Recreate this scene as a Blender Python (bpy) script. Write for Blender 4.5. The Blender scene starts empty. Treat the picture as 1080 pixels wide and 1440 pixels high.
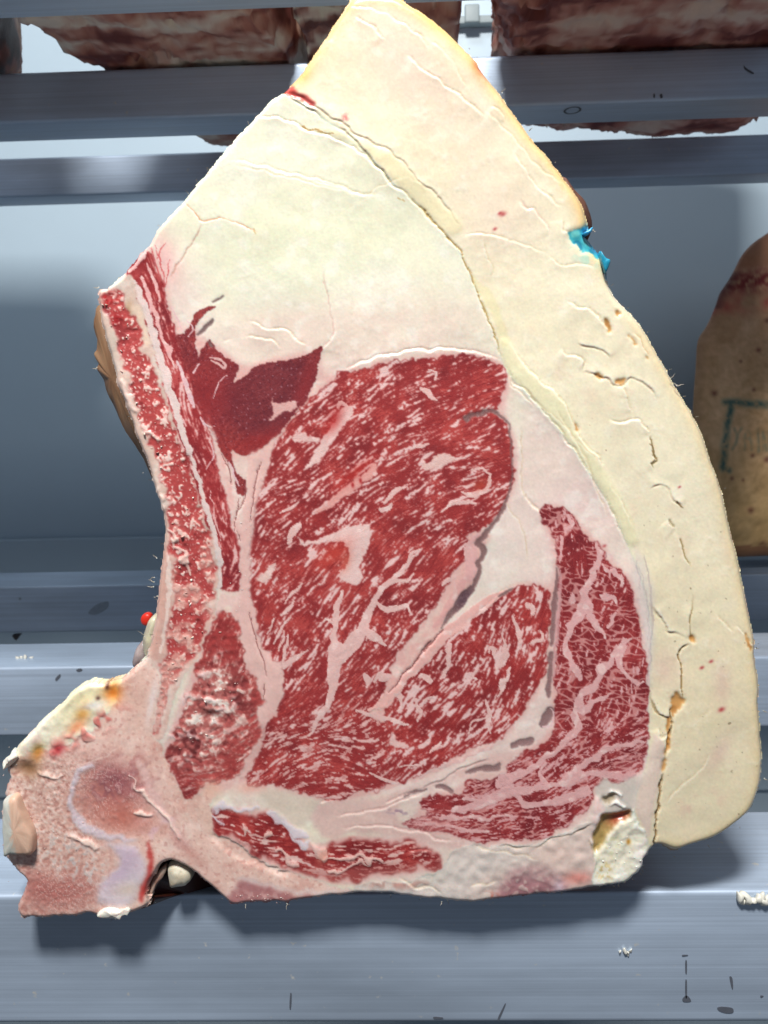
import bpy, bmesh, math, random
import numpy as np
from mathutils import Vector, Matrix, noise as mnoise

S = bpy.context.scene
C = S.collection
random.seed(3)
R = math.radians
# ---------------------------------------------------------------- camera (photo 1080 x 1440, focal length 1200 photo pixels)
F, CX, CY = 1200.0, 540.0, 720.0
CAM = np.array([0.0, 0.0, 1.30])
_x = np.array([33.366, -.65, -1.0]); _x /= np.linalg.norm(_x)               # shelf direction, seen by the camera (right, down, ahead)
_b = (540 - 720) / F; _a = -(_x[1] * _b + _x[2]) / _x[0]
_y = np.array([_a, _b, 1.0]); _y /= np.linalg.norm(_y)                      # level, into the cold room
_z = np.cross(_x, _y); _z = -_z if _z[1] > 0 else _z                        # up
def ray(px, py):
    px = np.asarray(px, float); py = np.asarray(py, float)
    d = np.stack([px - CX, py - CY, np.full_like(px, F)], -1)
    return np.stack([d @ _x, d @ _y, d @ _z], -1)
def at(px, py, Y):
    """world point on the upright plane Y seen at that pixel"""
    d = ray(px, py)
    return CAM + d * (Y / d[..., 1:2])
cam = bpy.data.cameras.new('camera'); co = bpy.data.objects.new('camera', cam); C.objects.link(co)
cam.sensor_fit = 'VERTICAL'; cam.sensor_height = 36.0; cam.lens = F / 1440 * 36.0
cam.clip_start = .01; cam.clip_end = 50
right = Vector((_x[0], _y[0], _z[0])); down = Vector((_x[1], _y[1], _z[1])); ahead = Vector((_x[2], _y[2], _z[2]))
co.matrix_world = Matrix.Translation(CAM) @ Matrix((right, -down, -ahead)).transposed().to_4x4()
cam.dof.use_dof = True; cam.dof.focus_distance = .43; cam.dof.aperture_fstop = 20
S.camera = co

# ---------------------------------------------------------------- light: the cold room's dim bounce and its ceiling lamps
W = bpy.data.worlds.new('World'); S.world = W; W.use_nodes = True
bg = W.node_tree.nodes['Background']; bg.inputs[0].default_value = (.55, .64, .78, 1); bg.inputs[1].default_value = .22
def lamp(name, loc, target, size, watts, col):
    l = bpy.data.lights.new(name, 'AREA'); l.shape = 'RECTANGLE'; l.size, l.size_y = size; l.energy = watts; l.color = col
    o = bpy.data.objects.new(name, l); C.objects.link(o); o.location = loc
    o.rotation_euler = (Vector(target) - Vector(loc)).to_track_quat('-Z', 'Y').to_euler()
    return o
lamp('ceiling_lamp', (-.14, -.52, 2.78), (0, .45, 1.25), (.34, .25), 62, (1, .985, .955))
lamp('ceiling_lamp', (-.20, .62, 2.62), (-.1, 1.5, 1.3), (.36, .2), 5, (.88, .95, 1))
S.view_settings.view_transform = 'Standard'; S.view_settings.look = 'None'; S.view_settings.gamma = 1; S.view_settings.exposure = 0
S.view_settings.use_curve_mapping = False
S.cycles.max_bounces = 6; S.cycles.use_denoising = True

# ---------------------------------------------------------------- helpers
def lin(c):
    c = np.asarray(c, float) / 255
    return np.where(c <= .04045, c / 12.92, ((c + .055) / 1.055) ** 2.4)
def tag(o, label=None, cat=None, group=None, kind=None):
    for k, v in (('label', label), ('category', cat), ('group', group), ('kind', kind)):
        if v: o[k] = v
    return o
def empty(name, loc, label, cat, group=None):
    o = bpy.data.objects.new(name, None); C.objects.link(o); o.location = loc; o.empty_display_size = .05
    return tag(o, label, cat, group)
def link(name, me, mat, parent=None, smooth=True):
    o = bpy.data.objects.new(name, me); C.objects.link(o)
    if mat and not me.materials: me.materials.append(mat)
    if smooth: me.polygons.foreach_set('use_smooth', np.ones(len(me.polygons), bool))
    if parent:
        o.parent = parent
        def world(q): return (world(q.parent) if q.parent else Matrix()) @ q.matrix_parent_inverse @ Matrix.Translation(q.location)
        o.matrix_parent_inverse = world(parent).inverted()
    return o
def mesh(name, V, Fc, tint=None):
    me = bpy.data.meshes.new(name)
    V = np.ascontiguousarray(V, np.float32)
    if isinstance(Fc, np.ndarray):
        n, k = Fc.shape
        me.vertices.add(len(V)); me.vertices.foreach_set('co', V.ravel())
        me.loops.add(n * k); me.loops.foreach_set('vertex_index', np.ascontiguousarray(Fc, np.int32).ravel())
        me.polygons.add(n); me.polygons.foreach_set('loop_start', np.arange(0, n * k, k, dtype=np.int32))
        me.update(calc_edges=True)
    else:
        me.from_pydata([tuple(map(float, v)) for v in V], [], Fc); me.update()
    if tint is not None:
        a = me.color_attributes.new('tint', 'FLOAT_COLOR', 'POINT')
        t = np.ones((len(V), 4), np.float32); t[:, :3] = tint; a.data.foreach_set('color', t.ravel())
    return me
def bm_mesh(name, bm):
    me = bpy.data.meshes.new(name); bm.normal_update(); bm.to_mesh(me); bm.free(); return me

# ---------------------------------------------------------------- materials
class NT:
    def __init__(s, name):
        s.m = bpy.data.materials.new(name); s.m.use_nodes = True; s.t = s.m.node_tree; s.b = s.t.nodes['Principled BSDF']
    def n(s, typ, **kw):
        x = s.t.nodes.new(typ)
        for k, v in kw.items():
            if k in x.inputs.keys(): x.inputs[k].default_value = v
            else: setattr(x, k, v)
        return x
    def l(s, a, b): s.t.links.new(a, b)
def tissue(name, rough, sss, bump, scale, spec=.5, coat=0, var=.07):
    """reads the tissue's own colour from 'tint', varies it a little, and gives it a moist grain"""
    k = NT(name)
    a = k.n('ShaderNodeAttribute', attribute_name='tint')
    tc = k.n('ShaderNodeTexCoord')
    n1 = k.n('ShaderNodeTexNoise', Scale=scale, Detail=6.0, Roughness=.65); k.l(tc.outputs['Object'], n1.inputs['Vector'])
    n2 = k.n('ShaderNodeTexNoise', Scale=scale * .22, Detail=4.0); k.l(tc.outputs['Object'], n2.inputs['Vector'])
    mr = k.n('ShaderNodeMapRange'); mr.inputs['To Min'].default_value = 1 - var; mr.inputs['To Max'].default_value = 1 + var; k.l(n1.outputs['Fac'], mr.inputs['Value'])
    mx = k.n('ShaderNodeVectorMath', operation='SCALE'); k.l(a.outputs['Color'], mx.inputs[0]); k.l(mr.outputs['Result'], mx.inputs['Scale'])
    k.l(mx.outputs['Vector'], k.b.inputs['Base Color'])
    rr = k.n('ShaderNodeMapRange'); rr.inputs['To Min'].default_value = rough - .13; rr.inputs['To Max'].default_value = rough + .13; k.l(n2.outputs['Fac'], rr.inputs['Value']); k.l(rr.outputs['Result'], k.b.inputs['Roughness'])
    bp = k.n('ShaderNodeBump', Strength=bump, Distance=.0006); k.l(n1.outputs['Fac'], bp.inputs['Height']); k.l(bp.outputs['Normal'], k.b.inputs['Normal'])
    k.b.inputs['Specular IOR Level'].default_value = spec
    if sss:
        k.b.inputs['Subsurface Weight'].default_value = sss; k.b.inputs['Subsurface Radius'].default_value = (1, .45, .3); k.b.inputs['Subsurface Scale'].default_value = .0022
    if coat: k.b.inputs['Coat Weight'].default_value = coat; k.b.inputs['Coat Roughness'].default_value = .18
    return k.m
M_FAT = tissue('chilled_fat', .36, .4, .05, 900, .5, .22, .03)
M_LEAN = tissue('moist_lean', .30, .18, .35, 1700, .5, .35)
M_BONE = tissue('sawn_bone', .46, .25, .2, 1500, .5, .1, .05)
M_WET = tissue('wet_marrow', .34, .2, .3, 1100, .5, .2)
M_DRY = tissue('dry_aged_crust', .55, 0, .9, 160, .35)
def metal(name, base, rough, streak=1.0):
    k = NT(name)
    tc = k.n('ShaderNodeTexCoord')
    mp = k.n('ShaderNodeMapping'); mp.inputs['Scale'].default_value = (.22, 1, 1); k.l(tc.outputs['Object'], mp.inputs['Vector'])
    m2 = k.n('ShaderNodeMapping'); m2.inputs['Scale'].default_value = (.9, 420, 420); k.l(tc.outputs['Object'], m2.inputs['Vector'])
    br = k.n('ShaderNodeTexNoise', Scale=1.0, Detail=5.0, Roughness=.7); k.l(m2.outputs['Vector'], br.inputs['Vector'])
    bl = k.n('ShaderNodeTexNoise', Scale=14.0, Detail=5.0, Roughness=.6); k.l(mp.outputs['Vector'], bl.inputs['Vector'])
    sp = k.n('ShaderNodeTexNoise', Scale=160.0, Detail=3.0); k.l(tc.outputs['Object'], sp.inputs['Vector'])
    c = k.n('ShaderNodeMix', data_type='RGBA'); c.inputs['A'].default_value = (*[v * (1 - .32 * streak) for v in base], 1); c.inputs['B'].default_value = (*[min(1, v * (1 + .32 * streak)) for v in base], 1); k.l(br.outputs['Fac'], c.inputs['Factor'])
    d = k.n('ShaderNodeMix', data_type='RGBA', blend_type='MULTIPLY'); d.inputs['Factor'].default_value = 1; k.l(c.outputs['Result'], d.inputs['A'])
    ra = k.n('ShaderNodeMapRange'); ra.inputs['From Min'].default_value = .3; ra.inputs['From Max'].default_value = .7; ra.inputs['To Min'].default_value = .74; ra.inputs['To Max'].default_value = 1.14; k.l(bl.outputs['Fac'], ra.inputs['Value']); k.l(ra.outputs['Result'], d.inputs['B'])
    ck = k.n('ShaderNodeMapRange'); ck.inputs['From Min'].default_value = .70; ck.inputs['From Max'].default_value = .78; k.l(sp.outputs['Fac'], ck.inputs['Value'])
    e = k.n('ShaderNodeMix', data_type='RGBA'); e.inputs['B'].default_value = (.62, .62, .6, 1); k.l(d.outputs['Result'], e.inputs['A']); k.l(ck.outputs['Result'], e.inputs['Factor']); k.l(e.outputs['Result'], k.b.inputs['Base Color'])
    k.b.inputs['Metallic'].default_value = .4
    rr = k.n('ShaderNodeMapRange'); rr.inputs['To Min'].default_value = rough - .1; rr.inputs['To Max'].default_value = rough + .14; k.l(bl.outputs['Fac'], rr.inputs['Value']); k.l(rr.outputs['Result'], k.b.inputs['Roughness'])
    bp = k.n('ShaderNodeBump', Strength=.25, Distance=.0004); k.l(br.outputs['Fac'], bp.inputs['Height']); k.l(bp.outputs['Normal'], k.b.inputs['Normal'])
    return k.m
M_ALU = metal('brushed_aluminium', (.48, .575, .71), .40)
def painted(name, base, rough=.4, var=.06, scale=3, metallic=0.0, spec=.4):
    k = NT(name); tc = k.n('ShaderNodeTexCoord')
    a = k.n('ShaderNodeTexNoise', Scale=scale, Detail=6.0, Roughness=.6); k.l(tc.outputs['Object'], a.inputs['Vector'])
    mr = k.n('ShaderNodeMapRange'); mr.inputs['To Min'].default_value = 1 - var; mr.inputs['To Max'].default_value = 1 + var; k.l(a.outputs['Fac'], mr.inputs['Value'])
    v = k.n('ShaderNodeVectorMath', operation='SCALE'); v.inputs[0].default_value = base; k.l(mr.outputs['Result'], v.inputs['Scale']); k.l(v.outputs['Vector'], k.b.inputs['Base Color'])
    k.b.inputs['Roughness'].default_value = rough; k.b.inputs['Metallic'].default_value = metallic; k.b.inputs['Specular IOR Level'].default_value = spec
    bp = k.n('ShaderNodeBump', Strength=.12, Distance=.001); k.l(a.outputs['Fac'], bp.inputs['Height']); k.l(bp.outputs['Normal'], k.b.inputs['Normal'])
    return k.m
M_WALL = painted('enamelled_wall_panel', (.49, .60, .68), .35, .09, 2.2)
M_FLOOR = painted('cold_room_floor', (.10, .11, .12), .6, .2, 6)
M_RED = painted('red_plastic', (.65, .03, .015), .35, .02, 50)
M_SMUDGE = painted('grey_smudge', (.25, .30, .37), .6, .3, 300)
M_SCUFF = painted('black_scuff', (.09, .10, .125), .6, .2, 300)
M_PLASTIC = painted('grey_plastic', (.30, .35, .36), .45, .05, 60)
M_STAMP = painted('teal_stamp_ink', (.07, .17, .16), .6, .5, 260)

# ---------------------------------------------------------------- the cold room
def box_bm(x0, x1, y0, y1, z0, z1, bev=0, seg=3, cuts=0):
    bm = bmesh.new(); bmesh.ops.create_cube(bm, size=1)
    for v in bm.verts: v.co = Vector(((x0 + x1) / 2 + v.co.x * (x1 - x0), (y0 + y1) / 2 + v.co.y * (y1 - y0), (z0 + z1) / 2 + v.co.z * (z1 - z0)))
    if bev: bmesh.ops.bevel(bm, geom=bm.edges[:], offset=bev, segments=seg, affect='EDGES', profile=.6)
    return bm
Z0 = CAM[2]
WALL_Y = 1.52
tag(link('back_wall', bm_mesh('back_wall', box_bm(-2.2, 2.2, WALL_Y, WALL_Y + .08, 0, 2.9)), M_WALL, smooth=False), kind='structure')
tag(link('floor', bm_mesh('floor', box_bm(-2.2, 2.2, -1.5, WALL_Y + .08, -.06, 0)), M_FLOOR, smooth=False), kind='structure')
zk = at(100, 757, WALL_Y - .012)[2]
tag(link('wall_kerb', bm_mesh('wall_kerb', box_bm(-2.2, 2.2, WALL_Y - .012, WALL_Y - .001, zk - .5, zk, .004)), M_WALL, smooth=False), kind='structure')
# aluminium rack: three wide rails below, three above, four uprights out of the picture
rack = empty('aluminium_rack', (0, .9, 0), 'brushed aluminium rack of flat rails that carries every piece of beef', 'rack')
ZS = Z0 - .281; ZU = Z0 + .26
RAILS = [(.440, .529, ZS - .081, ZS), (.841, .925, ZS - .075, ZS), (1.209, 1.309, ZS - .070, ZS), (.565, .637, ZU, ZU + .047), (.867, .930, ZU, ZU + .046), (1.179, 1.236, ZU, ZU + .0495)]
rails = []
for y0, y1, z0, z1 in RAILS:
    rails.append(link('rail', bm_mesh('rail', box_bm(-1.05, 1.05, y0, y1, z0, z1, .0035, 4)), M_ALU, rack))
for x in (-1.08, 1.08):
    for y in (.50, 1.25): link('upright', bm_mesh('upright', box_bm(x - .025, x + .025, y - .025, y + .025, 0, Z0 + .6, .003, 2)), M_ALU, rack)
# ---------------------------------------------------------------- cut face raster: what tissue lies where, its own colour, its relief
GS = 1.2                                            # grid step in photo pixels (about 0.42 mm on the meat)
GX0, GY0 = -6.0, -14.0
GW, GH = int(1092 / GS), int(1316 / GS)
PX, PY = np.meshgrid(GX0 + GS * np.arange(GW), GY0 + GS * np.arange(GH))
rng = np.random.default_rng(7)
FX = np.fft.rfftfreq(GW)[None, :]; FY = np.fft.fftfreq(GH)[:, None]
FR2 = FX * FX + FY * FY

def pts(s):
    a = np.array([float(v) for v in s.replace(',', ' ').split()]).reshape(-1, 2)
    return a

def gauss(a, px):
    s = px / GS
    return np.fft.irfft2(np.fft.rfft2(a) * np.exp(-2 * np.pi ** 2 * s * s * FR2), s=(GH, GW))

def bbox(a, pad=0):
    r = np.flatnonzero(a.any(1)); c = np.flatnonzero(a.any(0))
    if len(r) == 0: return 0, 1, 0, 1
    return max(0, r[0] - pad), min(GH, r[-1] + 1 + pad), max(0, c[0] - pad), min(GW, c[-1] + 1 + pad)

def blur(a, px):
    """gaussian blur; small ones only where the array is not zero"""
    s = px / GS
    if px > 7: return gauss(a, px)
    n = max(1, int(3 * s + .5)); k = np.exp(-.5 * (np.arange(-n, n + 1) / s) ** 2); k /= k.sum()
    i0, i1, j0, j1 = bbox(a, n)
    q = np.pad(a[i0:i1, j0:j1], n, mode='edge').astype(float)
    h, w = i1 - i0, j1 - j0
    q = sum(k[i] * q[i:i + h] for i in range(2 * n + 1)); q = sum(k[i] * q[:, i:i + w] for i in range(2 * n + 1))
    out = np.zeros((GH, GW)); out[i0:i1, j0:j1] = q
    return out

def noise(px, sharp=None):
    s = px / GS; e = -2 * np.pi ** 2 * s * s * FR2; k = np.exp(e)
    if sharp: k = k - np.exp(e * (1 + sharp * sharp))
    n = np.fft.irfft2(np.fft.rfft2(rng.standard_normal((GH, GW), dtype=np.float32)) * k, s=(GH, GW))
    return n / n.std()

def fbm(px, octs=4, gain=.55):
    a = 0; g = 1
    for k in range(octs):
        a = a + g * noise(max(px / 2 ** k, .5)); g *= gain
    return a / a.std()

def smooth(a, b, x):
    t = np.clip((x - a) / (b - a), 0, 1)
    return t * t * (3 - 2 * t)

def spline(p, closed=True, n=4):
    if closed: q = np.vstack([p[-1:], p, p[:2]])
    else: q = np.vstack([2 * p[:1] - p[1:2], p, 2 * p[-1:] - p[-2:-1]])
    out = []
    for i in range(1, len(q) - 2):
        a, b, c, d = q[i - 1], q[i], q[i + 1], q[i + 2]
        for t in np.arange(n) / n:
            out.append(.5 * (2 * b + (c - a) * t + (2 * a - 5 * b + 4 * c - d) * t * t + (3 * b - 3 * c + d - a) * t ** 3))
    if not closed: out.append(p[-1])
    return np.array(out)

def poly(s, sm=True):
    p = pts(s) if isinstance(s, str) else s
    if sm: p = spline(p)
    x = (p[:, 0] - GX0) / GS; y = (p[:, 1] - GY0) / GS
    T = np.zeros((GH, GW + 1), np.int32)
    for i in range(len(p)):
        x0, y0, x1, y1 = x[i], y[i], x[(i + 1) % len(p)], y[(i + 1) % len(p)]
        if y0 == y1: continue
        if y0 > y1: x0, y0, x1, y1 = x1, y1, x0, y0
        r = np.arange(max(0, math.ceil(y0)), min(GH, math.ceil(y1)))
        if len(r) == 0: continue
        c = np.clip(np.ceil(x0 + (r - y0) / (y1 - y0) * (x1 - x0)), 0, GW).astype(int)
        np.add.at(T, (r, c), 1)
    return (np.cumsum(T, 1)[:, :GW] % 2).astype(float)

WARP = {}
def warp(a, amp, px, key=0):
    k = (px, key)
    if k not in WARP: WARP[k] = (noise(px) / GS, noise(px) / GS)
    u, v = WARP[k]
    i0, i1, j0, j1 = bbox(a != a[0, 0], int(4 * amp / GS) + 2)
    J = np.clip(np.rint(np.arange(j0, j1)[None, :] + u[i0:i1, j0:j1] * amp), 0, GW - 1).astype(int)
    I = np.clip(np.rint(np.arange(i0, i1)[:, None] + v[i0:i1, j0:j1] * amp), 0, GH - 1).astype(int)
    out = np.full((GH, GW), float(a[0, 0])); out[i0:i1, j0:j1] = a[I, J]
    return out

def ragged(a, amp=1.6, soft=.9):
    a = warp(warp(a, amp, 5.0), amp * .6, 2.0)
    return np.clip(blur(a, soft), 0, 1)

def dist(s, sm=True, pad=40, n=4):
    """signed distance to a polyline (positive on its right looking along it), distance, run 0..1; only near it"""
    p = pts(s) if isinstance(s, str) else s
    if sm and len(p) > 2: p = spline(p, False, n)
    D = np.full((GH, GW), 1e3); S = np.ones((GH, GW)); R = np.zeros((GH, GW))
    seg = np.hypot(*(p[1:] - p[:-1]).T); cum = np.concatenate([[0], np.cumsum(seg)]); L = cum[-1]
    for i in range(len(p) - 1):
        a, b = p[i], p[i + 1]
        j0 = max(0, int((min(a[0], b[0]) - pad - GX0) / GS)); j1 = min(GW, int((max(a[0], b[0]) + pad - GX0) / GS) + 1)
        i0 = max(0, int((min(a[1], b[1]) - pad - GY0) / GS)); i1 = min(GH, int((max(a[1], b[1]) + pad - GY0) / GS) + 1)
        if j1 <= j0 or i1 <= i0: continue
        x = PX[i0:i1, j0:j1] - a[0]; y = PY[i0:i1, j0:j1] - a[1]
        d = b - a; l2 = max(d @ d, 1e-9)
        t = np.clip((x * d[0] + y * d[1]) / l2, 0, 1)
        q = np.hypot(x - t * d[0], y - t * d[1])
        sub = D[i0:i1, j0:j1]; m = q < sub
        sub[m] = q[m]
        S[i0:i1, j0:j1][m] = np.sign(d[0] * y - d[1] * x)[m]
        R[i0:i1, j0:j1][m] = ((cum[i] + t * seg[i]) / L)[m]
    return D * S, D, R

def stroke(s, w, taper=True, amp=1.0, soft=.7, sm=True):
    """soft mask of a line of width w (number, or list of widths along it)"""
    sd, d, r = dist(s, sm, pad=np.max(w) * 2 + 8)
    W = np.interp(r, np.linspace(0, 1, len(w)), w) if hasattr(w, '__len__') else w * (np.clip(4 * r * (1 - r) * 2, .25, 1) if taper else 1.0)
    d = warp(d, amp, 4.0, 1)
    i0, i1, j0, j1 = bbox(d < 900)
    out = np.zeros((GH, GW)); out[i0:i1, j0:j1] = 1 - smooth(-soft, soft, (d - W / 2)[i0:i1, j0:j1])
    return out

COL = np.zeros((GH, GW, 3)); HT = np.zeros((GH, GW)); WET = np.full((GH, GW), .35)
def lay(m, c, k=1.0):
    i0, i1, j0, j1 = bbox(m)
    q = (m[i0:i1, j0:j1] * k)[..., None]; C = COL[i0:i1, j0:j1]
    C += (np.array(c, float) - C) * q
def near(x, y, rx, ry=None, ang=0):
    ry = ry or rx; R = 2.6 * max(rx, ry)
    j0, j1 = max(0, int((x - R - GX0) / GS)), min(GW, int((x + R - GX0) / GS)); i0, i1 = max(0, int((y - R - GY0) / GS)), min(GH, int((y + R - GY0) / GS))
    a = math.radians(ang); dx = PX[i0:i1, j0:j1] - x; dy = PY[i0:i1, j0:j1] - y
    u = dx * math.cos(a) - dy * math.sin(a); v = dx * math.sin(a) + dy * math.cos(a)
    out = np.zeros((GH, GW)); out[i0:i1, j0:j1] = np.clip(np.exp(-((u / rx) ** 2 + (v / ry) ** 2)) * 1.002 - .0012, 0, 1)
    return out
def put(h, m):
    i0, i1, j0, j1 = bbox(m)
    HT[i0:i1, j0:j1] += h * m[i0:i1, j0:j1]

def field(ctrl):
    c = np.array(ctrl, float); c2 = 0; s2 = 0
    for x, y, a in c:
        w = 1 / (((PX - x) ** 2 + (PY - y) ** 2 + 400) ** 1.5)
        c2 = c2 + w * math.cos(2 * math.radians(a)); s2 = s2 + w * math.sin(2 * math.radians(a))
    return .5 * np.arctan2(s2, c2)

def lic(n, th, L, box):
    x0, y0, x1, y1 = box
    j0, j1 = int((x0 - GX0) / GS), int((x1 - GX0) / GS); i0, i1 = max(0, int((y0 - GY0) / GS)), int((y1 - GY0) / GS)
    nn = n[i0:i1, j0:j1]; t = th[i0:i1, j0:j1]; h, w = nn.shape
    cx = np.cos(t); cy = -np.sin(t); acc = nn.copy()
    I0, J0 = np.mgrid[0:h, 0:w].astype(float)
    for sg in (1, -1):
        I, J = I0.copy(), J0.copy()
        for k in range(L):
            a = np.clip(np.rint(I), 0, h - 1).astype(int); b = np.clip(np.rint(J), 0, w - 1).astype(int)
            J += sg * cx[a, b]; I += sg * cy[a, b]
            acc += nn[np.clip(np.rint(I), 0, h - 1).astype(int), np.clip(np.rint(J), 0, w - 1).astype(int)]
    out = np.zeros((GH, GW)); out[i0:i1, j0:j1] = (acc - acc.mean()) / acc.std()
    return out

def worley(cell, ax, ay, ang, amp=3.0):
    """F2-F1 of a jittered cell pattern, stretched ax by ay and turned; thin where cells meet"""
    a = math.radians(ang); wx = noise(9) * amp; wy = noise(9) * amp
    X = PX + wx + noise(3) * amp * .3; Y = PY + wy + noise(3) * amp * .3
    u = (X * math.cos(a) - Y * math.sin(a)) / (cell * ax); v = (X * math.sin(a) + Y * math.cos(a)) / (cell * ay)
    u = u - u.min() + 2; v = v - v.min() + 2
    jx = rng.random((int(v.max()) + 4, int(u.max()) + 4)); jy = rng.random(jx.shape)
    iu = np.floor(u).astype(int); iv = np.floor(v).astype(int)
    f1 = np.full(u.shape, 9.); f2 = f1.copy()
    for dv in (-1, 0, 1):
        for du in (-1, 0, 1):
            q = np.hypot(iu + du + jx[iv + dv, iu + du] - u, iv + dv + jy[iv + dv, iu + du] - v)
            f2 = np.where(q < f1, f1, np.minimum(f2, q)); f1 = np.minimum(f1, q)
    return f2 - f1

# ---- outline of the cut face
OUTLINE = pts('''487,0 478,15 463,38 452,55 440,72 428,90 416,106 407,115 404,121 398,124 393,130 380,138 365,155 352,170 345,176 330,192 318,205
300,228 285,246 270,264 259,279 245,294 230,311 217,325 210,342 195,357 178,377 160,396 150,404 139,404 135,411 137,430 140,452 147,478 155,505
165,540 175,570 187,602 198,630 205,648 213,675 222,703 229,727 231,745 229,765 227,785 224,810 221,832 219,850 217,870 213,893 208,912 206,922 199,929 190,938
180,947 170,955 162,957 148,962 126,961 110,966 95,978 87,989 74,999 60,1012 45,1028 33,1040 23,1050 20,1060 19,1066 8,1076 10,1086 15,1091 9,1105 5,1118
8,1122 2,1135 0,1150 3,1178 2,1199 4,1207 12,1214 25,1230 37,1239 36,1246 30,1258 25,1271 23,1282 28,1293 60,1292 90,1291 110,1289 125,1285
138,1288 150,1293 165,1292 180,1287 195,1282 210,1275 212,1264 206,1261 207,1250 214,1236 220,1224 228,1215 240,1211 262,1222 272,1229 286,1241 300,1252 312,1264
322,1274 328,1276 345,1273 365,1272 385,1271 400,1270 404,1276 408,1269 430,1266 460,1263 490,1259 520,1257 550,1259 580,1263 600,1265 630,1268
660,1271 690,1268 720,1264 750,1260 790,1257 820,1252 840,1249 856,1247 870,1245 880,1246 888,1240 892,1233 900,1230 906,1218 909,1208 914,1210 916,1200 920,1194 927,1190 938,1197
948,1204 956,1203 965,1197 985,1192 1005,1186 1022,1177 1040,1162 1060,1145 1067,1130 1073,1110 1076,1090 1077,1066 1074,1045 1075,1025 1071,1000 1072,975
1071,955 1067,930 1066,905 1062,880 1058,862 1054,840 1050,820 1046,800 1042,780 1035,755 1028,725 1023,700 1014,672 1006,650 1000,635 993,612 985,595
976,578 968,565 958,549 950,535 942,519 930,500 920,481 912,466 904,454 890,439 876,426 866,413 860,401 857,390 858,378 856,366 847,356 838,345 830,335 822,327
829,322 830,314 827,300 822,286 815,274 805,260 794,245 780,228 768,211 756,198 745,185 735,170 725,156 715,144 705,128 695,116 688,109 680,98
674,88 668,78 660,70 645,55 630,40 610,24 590,9 575,0 562,-9 520,-12 492,-10''')
INSIDE = warp(poly(OUTLINE, False), .5, 2.6, 5)
left_ragged = np.clip(near(180, 560, 90, 250, -14) + near(60, 1180, 120, 160) + near(330, 1275, 260, 20), 0, 1)
INSIDE = np.where(left_ragged > .35, warp(INSIDE, .5, 3.4, 6), INSIDE)
SOFT_IN = blur(INSIDE, 5.0)

# ---- tissue masks (crisp polygons in photo pixels)
M = {}
def add(name, *ps, amp=1.6, soft=.9):
    m = 0
    for p in ps: m = np.maximum(m, poly(p))
    M[name] = ragged(m, amp, soft) * INSIDE
# everything right of the long seam is the outer fat
SEAM_LO = '395,127 412,138 440,155 463,172 476,181 490,188 515,215 531,232 550,254 570,274 590,291 605,306 625,329 640,345 650,362 660,385 668,405 678,430 690,457 699,478 705,505 712,521 725,538 745,557 775,591 795,616 820,652 840,682 860,716 875,750 886,775 897,800 905,830 912,860 916,890 915,930 913,970 911,1010 912,1045 908,1075 900,1095 894,1115 890,1150 896,1180 905,1215'
p = pts(SEAM_LO)
CAPSIDE = poly(np.vstack([p, [[940, 1330], [1200, 1330], [1200, -60], [395, -60], [330, 100]]]), False)
M['fat_cap'] = CAPSIDE * INSIDE
add('rib_eye', '420,575 432,562 447,554 462,546 470,535 480,527 500,521 520,515 540,511 560,509 578,507 600,504 620,502 640,500 660,501 678,504 695,510 705,518 709,530 709,545 706,560 700,570 692,577 697,582 705,588 712,597 717,610 720,630 721,650 720,668 717,685 711,705 703,720 694,731 683,738 670,744 658,750 655,765 654,780 651,790 640,802 634,818 625,833 620,845 612,852 604,865 590,880 575,900 560,920 548,943 542,960 538,978 528,992 520,1000 528,1012 545,1022 548,1045 545,1075 545,1103 530,1109 515,1112 500,1112 490,1115 475,1120 462,1127 452,1122 440,1118 420,1112 400,1108 380,1104 362,1105 348,1106 342,1101 345,1090 352,1080 358,1070 364,1056 368,1042 373,1026 380,1013 386,1000 391,985 396,968 399,952 396,944 391,938 397,933 388,928 380,917 371,905 365,890 360,870 358,850 356,830 354,810 351,790 353,765 357,740 360,715 365,690 370,665 376,648 382,636 391,619 402,602 412,588', amp=2.0)
add('inner_muscle', '545,1103 545,1075 548,1045 545,1022 536,1010 545,996 552,985 561,971 572,958 585,945 598,934 610,920 622,904 634,889 650,876 668,864 684,851 698,841 710,832 722,826 735,822 748,824 760,823 769,829 772,850 773,880 772,905 769,930 764,946 755,966 745,985 736,1000 726,1015 715,1030 704,1040 690,1046 668,1052 652,1060 636,1068 618,1077 600,1086 580,1095 560,1099', amp=2.0)
add('cap_muscle', '762,721 767,715 775,713 781,718 786,718 793,715 799,720 807,729 815,740 822,750 828,760 836,762 842,766 850,777 862,790 871,801 879,815 887,832 893,850 898,870 901,895 905,920 908,945 910,965 911,990 912,1010 911,1040 909,1060 905,1076 896,1085 880,1096 865,1101 850,1100 836,1106 832,1122 822,1138 808,1152 790,1163 770,1175 750,1181 720,1181 690,1181 665,1184 645,1177 625,1170 600,1168 578,1165 566,1159 590,1152 606,1144 596,1134 592,1122 604,1117 626,1120 645,1117 656,1108 652,1097 672,1096 692,1096 706,1088 716,1074 730,1060 748,1058 762,1048 774,1036 782,1020 781,1000 780,960 783,930 785,900 786,870 787,845 786,825 786,800 783,780 778,760 769,742', amp=1.6)
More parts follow.
